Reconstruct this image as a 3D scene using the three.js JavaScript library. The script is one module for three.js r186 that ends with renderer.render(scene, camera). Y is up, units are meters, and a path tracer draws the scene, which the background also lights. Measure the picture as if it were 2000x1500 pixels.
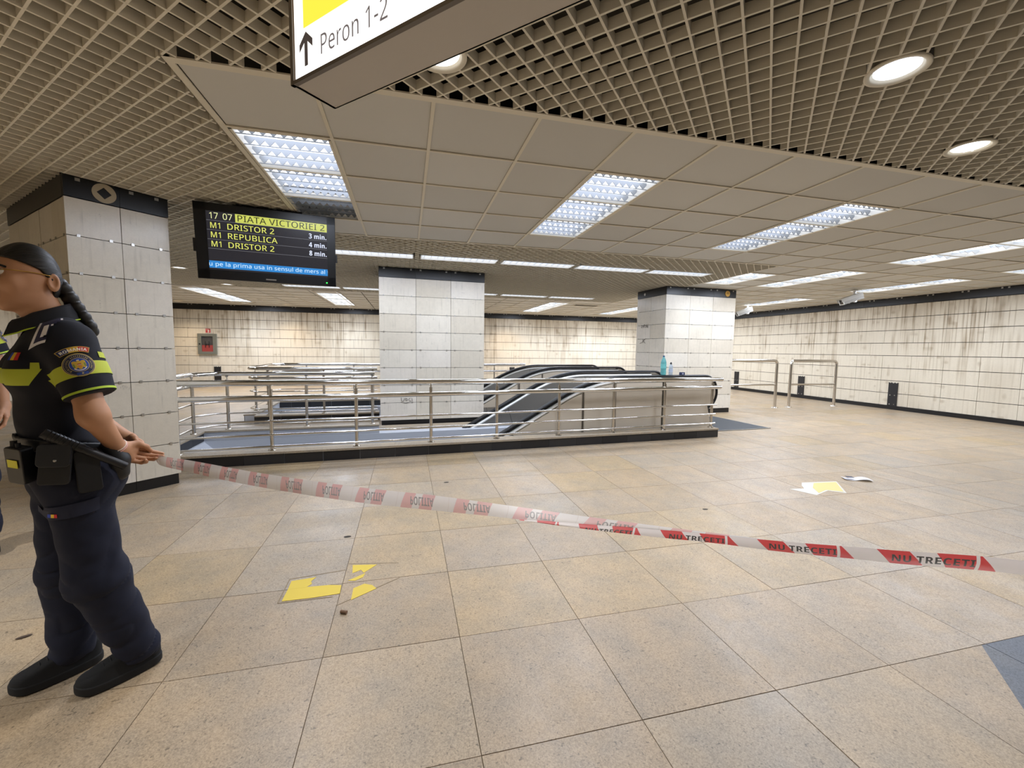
import * as THREE from 'three';
import { mergeGeometries } from 'three/addons/utils/BufferGeometryUtils.js';
import { RectAreaLightUniformsLib } from 'three/addons/lights/RectAreaLightUniformsLib.js';

// ------------------------------------------------------------------ camera, exposure
const R = Math.PI / 180;
const scene = new THREE.Scene();
scene.background = new THREE.Color(0x000000);
const camera = new THREE.PerspectiveCamera(2 * Math.atan(750 / 827) / R, 4 / 3, 0.05, 60);
camera.position.set(0, 1.35, 0);
camera.rotation.order = 'YXZ';
camera.rotation.set(-4.69 * R, -13.99 * R, 0.716 * R);
scene.add(camera);
const renderer = new THREE.WebGLRenderer({ antialias: true });
renderer.toneMapping = THREE.LinearToneMapping;
renderer.toneMappingExposure = 1.36;
renderer.shadowMap.enabled = true;
RectAreaLightUniformsLib.init();
// lamp strengths: louvred panels (nits), linear strips (nits), downlights (candela)
const PANEL_NITS = 14, STRIP_NITS = 18, DOWN_CD = 6.5;
const GLOW = 1.9;
const COOL = 0xe4edff, WARM = 0xffe6c8, NEUTRAL = 0xf8f6f4;

// ------------------------------------------------------------------ helpers
function rng(seed) { let a = seed >>> 0; return () => { a = (a + 0x6d2b79f5) | 0; let t = Math.imul(a ^ (a >>> 15), 1 | a); t = (t + Math.imul(t ^ (t >>> 7), 61 | t)) ^ t; return ((t ^ (t >>> 14)) >>> 0) / 4294967296; }; }
const rnd = rng(7);
function hash3(i, j, k) { let h = Math.imul(i, 374761393) ^ Math.imul(j, 668265263) ^ Math.imul(k, 2147483647 - 61); h = Math.imul(h ^ (h >>> 13), 1274126177); return ((h ^ (h >>> 16)) >>> 0) / 4294967296; }
function noise(x, y, z = 0) {
  const i = Math.floor(x), j = Math.floor(y), k = Math.floor(z), s = (t) => t * t * (3 - 2 * t);
  const u = s(x - i), v = s(y - j), w = s(z - k), m = (a, b, t) => a + (b - a) * t;
  const c = (a, b, d) => hash3(i + a, j + b, k + d);
  return m(m(m(c(0, 0, 0), c(1, 0, 0), u), m(c(0, 1, 0), c(1, 1, 0), u), v), m(m(c(0, 0, 1), c(1, 0, 1), u), m(c(0, 1, 1), c(1, 1, 1), u), v), w);
}
const names = new Map();
function numbered(name) { const n = names.get(name) || 0; names.set(name, n + 1); return n ? name + '_' + String(n).padStart(3, '0') : name; }
function tag(o, label, category, group, kind) { if (label) o.userData.label = label; if (category) o.userData.category = category; if (group) o.userData.group = group; if (kind) o.userData.kind = kind; return o; }
function thing(name, label, category, pos = [0, 0, 0], turn = 0, group, kind) { const o = new THREE.Group(); o.name = numbered(name); o.position.set(...pos); o.rotation.y = turn; scene.add(o); return tag(o, label, category, group, kind); }
function part(name, geo, mat, parent) {
  if (Array.isArray(geo)) geo = merge(geo);
  const m = new THREE.Mesh(geo, mat); m.name = parent ? name : numbered(name); m.castShadow = m.receiveShadow = true; (parent || scene).add(m); return m;
}
function merge(list) {
  const anyUv = list.every((g) => g.attributes.uv);
  return mergeGeometries(list.map((g) => { let q = g.index ? g.toNonIndexed() : g; q = q.clone(); for (const n of Object.keys(q.attributes)) if (!['position', 'normal', 'uv'].includes(n) || (n === 'uv' && !anyUv)) q.deleteAttribute(n); return q; }));
}
const box = (w, h, d, x = 0, y = 0, z = 0) => new THREE.BoxGeometry(w, h, d).translate(x, y, z);
const boxR = (x0, x1, y0, y1, z0, z1) => box(x1 - x0, y1 - y0, z1 - z0, (x0 + x1) / 2, (y0 + y1) / 2, (z0 + z1) / 2);
const V = (x, y, z) => new THREE.Vector3(x, y, z);
function rod(a, b, r, n = 12, r2 = r) {
  const A = V(...a), B = V(...b), d = B.clone().sub(A), g = new THREE.CylinderGeometry(r2, r, d.length(), n);
  g.applyQuaternion(new THREE.Quaternion().setFromUnitVectors(V(0, 1, 0), d.clone().normalize())); const m = A.add(B).multiplyScalar(0.5); return g.translate(m.x, m.y, m.z);
}
function pipe(points, r, seg = 40, n = 10, tension = 0.0) {   // bent tube through points with rounded corners
  const c = new THREE.CurvePath(), P = points.map((p) => V(...p)), rad = 0.09; let last = P[0];
  for (let i = 1; i < P.length - 1; i++) {
    const a = P[i - 1].clone().sub(P[i]), b = P[i + 1].clone().sub(P[i]), q = Math.min(rad, a.length() * 0.45, b.length() * 0.45);
    const s = P[i].clone().add(a.setLength(q)), e = P[i].clone().add(b.setLength(q));
    c.add(new THREE.LineCurve3(last, s)); c.add(new THREE.QuadraticBezierCurve3(s, P[i], e)); last = e;
  }
  c.add(new THREE.LineCurve3(last, P[P.length - 1]));
  const pts = []; for (const k of c.curves) { const m = k.isQuadraticBezierCurve3 ? 7 : 2; const q = k.getPoints(m); pts.push(...(pts.length ? q.slice(1) : q)); }
  const rings = [];
  let up = V(0, 1, 0);
  const pos = [], idx = [];
  for (let i = 0; i < pts.length; i++) {
    const t = pts[Math.min(i + 1, pts.length - 1)].clone().sub(pts[Math.max(i - 1, 0)]).normalize();
    let s = V().crossVectors(Math.abs(t.y) > 0.95 ? V(0.3, 0, 1) : up, t).normalize(); if (rings.length && s.dot(rings[rings.length - 1]) < 0) s.negate(); rings.push(s);
    const w = V().crossVectors(t, s);
    for (let j = 0; j < n; j++) { const a = j / n * 2 * Math.PI, p = pts[i].clone().addScaledVector(s, Math.cos(a) * r).addScaledVector(w, Math.sin(a) * r); pos.push(p.x, p.y, p.z); }
    if (i) for (let j = 0; j < n; j++) { const a = (i - 1) * n + j, b = (i - 1) * n + (j + 1) % n, e = i * n + j, f = i * n + (j + 1) % n; idx.push(a, b, e, b, f, e); }
  }
  for (const [o, rev] of [[0, true], [(pts.length - 1) * n, false]]) for (let j = 1; j < n - 1; j++) rev ? idx.push(o, o + j + 1, o + j) : idx.push(o, o + j, o + j + 1);
  const g = new THREE.BufferGeometry(); g.setAttribute('position', new THREE.Float32BufferAttribute(pos, 3)); g.setIndex(idx); g.computeVertexNormals(); return g;
}
function prism(shapePts, depth, z = 0, bevel = 0) {   // outline in x,y, extruded along z
  const s = new THREE.Shape(shapePts.map((p) => new THREE.Vector2(p[0], p[1])));
  return new THREE.ExtrudeGeometry(s, { depth, bevelEnabled: bevel > 0, bevelSize: bevel, bevelThickness: bevel, bevelSegments: 2 }).translate(0, 0, z);
}
function worldUV(g, su, sv, ou = 0, ov = 0, axis = 'auto') {   // uv in metres from positions, by the face's direction
  g = g.index ? g.toNonIndexed() : g; g.computeVertexNormals(); const p = g.attributes.position, n = g.attributes.normal, uv = new Float32Array(p.count * 2);
  for (let i = 0; i < p.count; i++) {
    const ax = Math.abs(n.getX(i)), ay = Math.abs(n.getY(i)), az = Math.abs(n.getZ(i));
    const [u, v] = ay > ax && ay > az ? [p.getX(i), p.getZ(i)] : ax > az ? [p.getZ(i), p.getY(i)] : [p.getX(i), p.getY(i)];
    uv[2 * i] = u / su + ou; uv[2 * i + 1] = v / sv + ov;
  }
  g.setAttribute('uv', new THREE.BufferAttribute(uv, 2)); return g;
}
function canvasTex(w, h, draw) {
  const c = document.createElement('canvas'); c.width = w; c.height = h; draw(c.getContext('2d'), w, h);
  const t = new THREE.CanvasTexture(c); t.colorSpace = THREE.SRGBColorSpace; t.anisotropy = 8; return t;
}
function dataTex(w, h, f, srgb = true) {   // f(x,y) -> [r,g,b] 0..255
  const d = new Uint8Array(w * h * 4);
  for (let y = 0; y < h; y++) for (let x = 0; x < w; x++) { const c = f(x, y), o = (y * w + x) * 4; d[o] = Math.max(0, Math.min(255, c[0])); d[o + 1] = Math.max(0, Math.min(255, c[1])); d[o + 2] = Math.max(0, Math.min(255, c[2])); d[o + 3] = 255; }
  const t = new THREE.DataTexture(d, w, h); t.magFilter = THREE.LinearFilter; t.minFilter = THREE.LinearMipmapLinearFilter; t.generateMipmaps = true; t.wrapS = t.wrapT = THREE.RepeatWrapping; if (srgb) t.colorSpace = THREE.SRGBColorSpace; t.needsUpdate = true; return t;
}
const std = (color, roughness = 0.6, metalness = 0, extra = {}) => new THREE.MeshStandardMaterial({ color, roughness, metalness, ...extra });
const phys = (o) => new THREE.MeshPhysicalMaterial(o);
function rectLight(x, y, z, w, h, nits, color, parent) { const l = new THREE.RectAreaLight(color, nits, w, h); l.position.set(x, y, z); l.rotation.x = -Math.PI / 2; parent.add(l); return l; }

// ------------------------------------------------------------------ textures and materials
const wrapN = (x, y, f, P, s) => { // tileable value noise, P = period in cells
  const i = Math.floor(x * f), j = Math.floor(y * f), u0 = x * f - i, v0 = y * f - j, sm = (t) => t * t * (3 - 2 * t), u = sm(u0), v = sm(v0), m = (a) => ((a % P) + P) % P;
  const c = (a, b) => hash3(m(i + a), m(j + b), s); return (c(0, 0) * (1 - u) + c(1, 0) * u) * (1 - v) + (c(0, 1) * (1 - u) + c(1, 1) * u) * v;
};
const granite = dataTex(1024, 1024, (x, y) => {
  const X = x / 1024, Y = y / 1024, a = wrapN(X, Y, 256, 256, 1), b = wrapN(X, Y, 512, 512, 2), c = wrapN(X, Y, 8, 8, 3), d = wrapN(X, Y, 24, 24, 4), e = wrapN(X, Y, 170, 170, 5);
  let l = 232 + (a - 0.5) * 40 + (b - 0.5) * 46 + (c - 0.5) * 14 + (d - 0.5) * 8; const warm = (c - 0.45) * 10 + (d - 0.5) * 6;
  if (e > 0.83) l -= (e - 0.83) * 430; if (a > 0.87 && b > 0.5) l -= 36;
  return [l + warm * 0.6, l, l - warm];
});
const graniteRough = dataTex(512, 512, (x, y) => { const X = x / 512, Y = y / 512, v = 66 + wrapN(X, Y, 6, 6, 11) * 40 + wrapN(X, Y, 40, 40, 12) * 20 + wrapN(X, Y, 256, 256, 13) * 24; return [v, v, v]; }, false);
const tints = [0xb29e83, 0xb09c81, 0xb5a185, 0xae9a7f, 0xaf9e86, 0xb49d7a, 0xb19b79, 0xaf997a];
const tileMats = tints.map((c) => std(c, 1, 0, { map: granite, roughnessMap: graniteRough }));
const greyTile = std(0x70747a, 0.55, 0, { map: granite });
const grout = std(0x6a5c48, 0.95);
// stained stone cladding: pale cream with brown drips that start at the upper edge
const stained = dataTex(2048, 512, (x, y) => {
  const X = x / 2048, Y = y / 512, up = Y;   // Y=1 is the top of the wall
  const s1 = wrapN(X, Y * 0.012, 400, 400, 21), s2 = wrapN(X, Y * 0.02, 130, 130, 22), s3 = wrapN(X, Y * 0.4, 60, 60, 23), n = wrapN(X, Y * 0.25, 512, 512, 24), big = wrapN(X, Y * 0.25, 12, 12, 25);
  const len = 0.25 + 1.1 * wrapN(X, 0, 90, 90, 26) * wrapN(X, 0, 14, 14, 27);
  const run = Math.max(0, 1 - (1 - up) / len);
  let dirt = Math.pow(s1, 4) * 0.7 * (0.25 + run) + Math.pow(s2, 3) * 0.55 * run * (0.3 + s3) + Math.max(0, big - 0.6) * 0.3 + (n - 0.5) * 0.05;
  if (s3 > 0.78 && s2 > 0.45) dirt += (s3 - 0.78) * 1.1;
  dirt = Math.max(0, Math.min(0.62, dirt)); const base = [240, 236, 226], d = [128, 108, 82];
  return base.map((b, i) => b + (d[i] - b) * dirt + (n - 0.5) * 10);
});
const stainedMat = std(0xe2dccf, 0.5, 0, { map: stained });
const pillarTex = dataTex(1024, 1024, (x, y) => {
  const X = x / 1024, Y = y / 1024, a = wrapN(X, Y, 7, 7, 31), b = wrapN(X, Y, 60, 60, 32), c = wrapN(X, Y, 300, 300, 33), st = wrapN(X, Y * 0.06, 160, 160, 34), sc = wrapN(X, Y, 34, 34, 35);
  let l = 242 + (a - 0.5) * 10 + (b - 0.5) * 6 + (c - 0.5) * 6 - Math.pow(st, 9) * 20; const w = sc > 0.95 && c > 0.6 ? -24 : 0;
  return [l + w, l - 3 + w, l - 9 + w];
});
const pillarMat = [0xe6e1d6, 0xe0dacd, 0xe8e3da, 0xdcd5c7].map((c) => std(c, 0.28, 0, { map: pillarTex }));
const blackStone = std(0x0f0f11, 0.34);
const blackTile = [0x232326, 0x1d1d20, 0x29292b].map((c) => std(c, 0.3));
const mortar = std(0x5b5345, 0.95), darkGap = std(0x2b2722, 0.95);
const steel = std(0xcfcac2, 0.2, 1), steelBrushed = std(0xb9b6b0, 0.36, 1), chrome = std(0xe2e0dc, 0.1, 1);
const gridMat = std(0xdcd5c4, 0.75), panelMats = [0xc6c3bb, 0xc3c0b8, 0xc8c5bd, 0xc0bdb5].map((c) => std(c, 0.62)), teeMat = std(0xd8d0bd, 0.6);
const whitePaint = std(0xe9e8e3, 0.5), greyPaint = std(0xbfc3ca, 0.55), slabMat = std(0x3a362f, 0.95), louvreMetal = std(0x9ea3ab, 0.35, 1), blackPlastic = std(0x121214, 0.45), rubber = std(0x0d0d0e, 0.5);
const mirrorMetal = std(0xdfe4ea, 0.16, 1);
const glowMat = (c, k = GLOW) => std(0x222222, 0.8, 0, { emissive: c, emissiveIntensity: k });
const glowCool = glowMat(0xeff4ff), glowWarm = glowMat(WARM), glowNeutral = glowMat(NEUTRAL), glowOff = std(0xb9bcc0, 0.5);

// ------------------------------------------------------------------ polygon tools for the floor
const area2 = (P) => { let a = 0; for (let i = 0; i < P.length; i++) { const p = P[i], q = P[(i + 1) % P.length]; a += p[0] * q[1] - q[0] * p[1]; } return a / 2; };
function clip(P, a, b, keepLeft) {   // keep the side of line a->b
  const f = (p) => ((b[0] - a[0]) * (p[1] - a[1]) - (b[1] - a[1]) * (p[0] - a[0])) * (keepLeft ? 1 : -1), out = [];
  for (let i = 0; i < P.length; i++) { const p = P[i], q = P[(i + 1) % P.length], u = f(p), v = f(q); if (u >= 0) out.push(p); if ((u > 0 && v < 0) || (u < 0 && v > 0)) { const t = u / (u - v); out.push([p[0] + (q[0] - p[0]) * t, p[1] + (q[1] - p[1]) * t]); } }
  return out;
}
function subtract(P, H) {   // pieces of convex P outside convex H (counter-clockwise)
  const out = []; let rest = P;
  for (let i = 0; i < H.length && rest.length > 2; i++) { const a = H[i], b = H[(i + 1) % H.length], o = clip(rest, a, b, false); if (o.length > 2 && Math.abs(area2(o)) > 1e-4) out.push(o); rest = clip(rest, a, b, true); }
  return out;
}
function slab(P, y, depth, ou = 0, ov = 0) {   // convex polygon in (x,z) as a thin plate, top at y
  if (area2(P) > 0) P = P.slice().reverse();
  const pos = [], uv = [], put = (p, h) => { pos.push(p[0], h, p[1]); uv.push(p[0] / 1.2 + ou, p[1] / 1.2 + ov); };
  for (let i = 1; i < P.length - 1; i++) { put(P[0], y); put(P[i], y); put(P[i + 1], y); }
  if (depth > 0) for (let i = 0; i < P.length; i++) { const p = P[i], q = P[(i + 1) % P.length]; put(p, y); put(p, y - depth); put(q, y); put(q, y); put(p, y - depth); put(q, y - depth); }
  const g = new THREE.BufferGeometry(); g.setAttribute('position', new THREE.Float32BufferAttribute(pos, 3)); g.setAttribute('uv', new THREE.Float32BufferAttribute(uv, 2)); g.computeVertexNormals(); return g;
}
const inset = (P, d) => { const c = P.reduce((s, p) => [s[0] + p[0] / P.length, s[1] + p[1] / P.length], [0, 0]); return P.map((p) => { const dx = c[0] - p[0], dz = c[1] - p[1]; return [p[0] + Math.sign(dx) * Math.min(d, Math.abs(dx)), p[1] + Math.sign(dz) * Math.min(d, Math.abs(dz))]; }); };

// ------------------------------------------------------------------ layout shared by structure and objects
const XL = -9, XR = 11.5, ZF = 4.5, ZB = -16.1, CH = 2.7;          // room
const MOD = 0.6165, cx = (k) => 0.155 + MOD * k, cz = (i) => -2.47 - MOD * i;   // ceiling module lines
const WA = 3.3 * R, WO = [0, -5.38];                                // stairwell frame: s along the rail, t away from the viewer
const wst = (s, t) => [WO[0] + s * Math.cos(WA) - t * Math.sin(WA), WO[1] - s * Math.sin(WA) - t * Math.cos(WA)];
const wellThing = (name, label, cat, group, kind) => thing(name, label, cat, [WO[0], 0, WO[1]], WA, group, kind);   // local x = s, local z = -t
const PK = [-2.16, -4.73], PW = 0.68, PD = 1.79;                     // diagonal pillar: right front corner, face width, depth
const wells = [[[-2.72, 0.2], [5.0, 0.2], [5.0, 1.78], [-2.72, 1.78]], [[-2.5, 3.1], [5.2, 3.1], [5.2, 5.0], [-2.5, 5.0]]].map((w) => { const P = w.map(([s, t]) => wst(s, t)); return area2(P) < 0 ? P.reverse() : P; });

// ------------------------------------------------------------------ floor
{
  const floor = thing('floor', 'beige speckled stone tile floor of the hall', 'floor', [0, 0, 0], 0, null, 'structure');
  const FX = 0.232, FZ = -1.886, S = 0.598, near = [], bed = [];
  const corner = [2.619, -1.306], diag = [[2.619, -1.306], [2.619 - 2, -1.306 + 1.86]];   // the grey field ends in a point here
  const yellow = (x, z) => { const h = hash3(Math.round(x * 7), Math.round(z * 7), 5); return x > -0.9 && x < 4.2 && z > -4.6 && z < -2.3 ? h > 0.5 : h > 0.86; };
  for (let i = -17; i < 20; i++) for (let j = -25; j < 12; j++) {
    const x0 = FX + i * S, z0 = FZ + j * 0.6; if (x0 > XR || x0 + S < XL || z0 > ZF || z0 + 0.6 < ZB) continue;
    let cells = [[[x0, z0], [x0 + S, z0], [x0 + S, z0 + 0.6], [x0, z0 + 0.6]]];
    for (const W of wells) cells = cells.flatMap((c) => subtract(c, W));
    for (const c of cells) {
      bed.push(slab(c, -0.0035, 0));
      let pieces = [[inset(c, 0.0016), false]];
      if (z0 + 0.3 > corner[1] && x0 + S > 0.4) { const g = clip(pieces[0][0], ...diag, false), b = clip(pieces[0][0], ...diag, true); pieces = []; if (b.length > 2) pieces.push([b, z0 + 0.3 > corner[1] && false]); if (g.length > 2) pieces.push([g, true]); }
      for (const [p, grey] of pieces) if (Math.abs(area2(p)) > 2e-4) near.push({ p, grey, d: Math.hypot(x0 + 0.3, z0 + 0.3) + (z0 > -0.4 ? 9 : 0), x0, z0 });
    }
  }
  near.sort((a, b) => a.d - b.d);
  const far = tileMats.map(() => []), farGrey = [];
  near.forEach((t, n) => {
    const k = yellow(t.x0, t.z0) ? 5 + Math.floor(rnd() * 3) : Math.floor(rnd() * 5), g = slab(t.p, (rnd() - 0.5) * 0.0009, 0.004, rnd(), rnd());
    if (n < 300) part('floor_tile', g, t.grey ? greyTile : tileMats[k], floor); else (t.grey ? farGrey : far[k]).push(g);
  });
  far.forEach((l, k) => { if (l.length) tag(part('floor_tiles_beyond', l, tileMats[k], floor), null, null, null, 'stuff'); });
  if (farGrey.length) tag(part('grey_tiles_beyond', farGrey, greyTile, floor), null, null, null, 'stuff');
  part('grout_bed', bed, grout, floor);
}

// ------------------------------------------------------------------ walls
function tileWall(parent, len, width, place, mats, uvw, rows = 8, y0 = 0.09, y1 = 2.53, offsets = false) {   // pieces of a clad wall; place(u0,u1) -> geometry function
  const h = (y1 - y0) / rows;
  for (let r = 0; r < rows; r++) {
    const shift = offsets ? (hash3(r, 3, 9) > 0.7 ? 0.5 * width : 0) : 0;
    for (let u = -shift; u < len - 0.02; u += width) { const a = Math.max(0, u) + 0.003, b = Math.min(len, u + width) - 0.003; if (b - a < 0.03) continue; place(a, b, y0 + r * h + 0.006, y0 + (r + 1) * h - 0.006, (hash3(r, Math.round(u * 10), 4) - 0.5) * 0.004); }
  }
}
{
  // back wall
  const wb = thing('wall_back', 'pale stained stone tile wall at the far end of the hall', 'wall', [0, 0, ZB], 0, null, 'structure');
  part('masonry', boxR(XL - 0.2, XR + 0.2, -0.2, 3.2, -0.22, -0.02), mortar, wb);
  const backing = boxR(XL, XR, 0, 2.7, -0.02, -0.006); part('joint_backing', backing, darkGap, wb);
  let tiles = [];
  tileWall(wb, XR - XL, 0.683, (a, b, c, d, o) => tiles.push([boxR(XL + a, XL + b, c, d, -0.01, 0.008 + o), XL + a]), null, null, 8, 0.09, 2.53, true);
  tiles.forEach(([g, x]) => part('wall_tile', worldUV(g, 8.5, 2.56, 0.13, 0), stainedMat, wb));
  // right wall
  const wr = thing('wall_right', 'long pale stone tile wall with brown drip stains', 'wall', [XR, 0, 0], 0, null, 'structure');
  part('masonry', boxR(0.02, 0.22, -0.2, 3.2, ZB - 0.2, ZF + 0.2), mortar, wr);
  part('joint_backing', boxR(0.006, 0.02, 0, 2.7, ZB, ZF), darkGap, wr);
  tileWall(wr, 14, 0.62, (a, b, c, d, o) => part('wall_tile', worldUV(boxR(-0.008 - o, 0.01, c, d, ZB + 0.02 + a, ZB + 0.02 + b), 8.5, 2.56, 0.61, 0), stainedMat, wr), null, null, 8, 0.09, 2.53, true);
  part('plain_cladding', worldUV(boxR(-0.008, 0.01, 0.09, 2.53, ZB + 14.1, ZF), 17, 2.56, 0.3, 0), stainedMat, wr);
  // left wall and the wall behind the viewer
  const wl = thing('wall_left', 'pale stone wall at the left side of the hall', 'wall', [XL, 0, 0], 0, null, 'structure');
  part('masonry', worldUV(boxR(-0.2, 0, -0.2, 3.2, ZB - 0.2, ZF + 0.2), 17, 2.56), stainedMat, wl);
  const wf = thing('wall_front', 'pale stone wall behind the viewer', 'wall', [0, 0, ZF], 0, null, 'structure');
  part('masonry', worldUV(boxR(XL - 0.2, XR + 0.2, -0.2, 3.2, 0, 0.2), 17, 2.56), stainedMat, wf);
  // black stone bands and skirtings
  const bandGeo = (len, axis, sgn) => { const out = []; for (let u = 0; u < len; u += 1.5) { const a = u + 0.002, b = Math.min(len, u + 1.5) - 0.002; out.push([a, b]); } return out; };
  const t1 = tag(thing('trim_1', 'black stone band along the top of the far wall', 'trim', [0, 0, ZB]), null, null, null, 'structure');
  for (const [a, b] of bandGeo(XR - XL)) part('band_stone', boxR(XL + a, XL + b, 2.535, 2.697, -0.006, 0.03), blackStone, t1);
  const t2 = tag(thing('trim_2', 'black stone band along the top of the right wall', 'trim', [XR, 0, 0]), null, null, null, 'structure');
  for (const [a, b] of bandGeo(14)) part('band_stone', boxR(-0.03, 0.006, 2.535, 2.697, ZB + 0.04 + a, ZB + 0.04 + b), blackStone, t2);
  const clips = []; for (let u = 0.3; u < 20; u += 0.62) for (const e of [-0.05, 0.05]) clips.push(box(0.03, 0.03, 0.012, XL + u + e, 2.69, 0.034)); tag(part('clips', clips, steelBrushed, t1), null, null, null, 'stuff');
  const clips2 = []; for (let u = 0.3; u < 13.5; u += 0.62) for (const e of [-0.05, 0.05]) clips2.push(box(0.012, 0.03, 0.03, -0.034, 2.685, ZB + u + e)); tag(part('clips', clips2, steelBrushed, t2), null, null, null, 'stuff');
  const b1 = tag(part('baseboard_back', boxR(XL, XR, 0, 0.09, ZB, ZB + 0.03), blackStone), 'black stone skirting of the far wall', 'baseboard', null, 'structure');
  const b2 = tag(part('baseboard_right', boxR(XR - 0.03, XR, 0, 0.09, ZB + 0.03, ZF), blackStone), 'black stone skirting of the right wall', 'baseboard', null, 'structure');
}

// ------------------------------------------------------------------ ceiling
// fixtures cut out of the grid: [x0, x1, z0, z1]
const strips = [];
for (const [a, b] of [[-2.25, -1.15], [-1.05, 0.11], [0.21, 1.37], [1.45, 2.62], [2.7, 3.95], [4.02, 5.17]]) strips.push([a, b, -6.72, -6.42]);  // leftmost strip is out of view behind the screen, lights the far left floor
for (const [a, b] of [[-2.65, -1.46], [-1.4, -0.2], [1.0, 2.2], [2.3, 3.5], [3.57, 4.78]]) strips.push([a, b, -10.62, -10.32]);
const spots = [   // x, z, colour, strength, where
  [2.285, -1.638, 'cool', 1, 'bright round downlight with visible coiled lamp in the grid ceiling'], [3.586, -2.086, 'neutral', 1, 'round downlight in the grid ceiling at the right edge of the picture'], [0.16, -2.1, 'neutral', 1, 'round downlight half hidden behind the platform sign'],
  [-3.855, -8.745, 'cool', 1, 'small round downlight in the grid ceiling beside the tiled diagonal pillar'], [-3.84, -10.75, 'cool', 0.8, 'small round downlight in the grid ceiling under the departures screen'],
  [-6.78, -15.2, 'warm', 0.9, 'warm round downlight by the far wall nearest the diagonal pillar'], [-4.96, -15.2, 'cool', 0.9, 'round downlight by the far wall at the end of the left long light'], [-3.8, -15.3, 'warm', 0.8, 'yellowish round downlight by the far wall between the two long lights'], [-1.83, -15.2, 'cool', 1, 'round downlight by the far wall beside the middle pillar'],
  [3.7, -15.2, 'warm', 1, 'warm round downlight by the far wall above the escalators'], [5.38, -15.2, 'cool', 0.9, 'round downlight by the far wall between escalators and right pillar'], [7.08, -15.2, 'cool', 1, 'round downlight by the far wall left of the right pillar'], [8.5, -15.25, 'cool', 1, 'round downlight by the far wall right against the right pillar'],
  [0.6, 0.5, 'neutral', 0.5, 'unseen round downlight above the viewer lighting the near floor'], [-1.9, 1.2, 'neutral', 0.5, 'unseen round downlight behind the viewer on the left lighting the near floor'], [3.4, 1.0, 'neutral', 0.5, 'unseen round downlight behind the viewer on the right lighting the near floor'],  // out of view, placed to light the near floor
  [-3.0, 0.3, 'neutral', 4.2, 'unseen round downlight on the viewer side lighting the floor by the policewoman'], [-4.4, -1.6, 'neutral', 5, 'unseen round downlight left of the policewoman lighting the left floor'], [-6.6, -3.4, 'neutral', 2.2, 'unseen round downlight by the left wall lighting the left side of the hall'],  // out of view, strength set to light the floor and pillar at left
];
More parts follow.
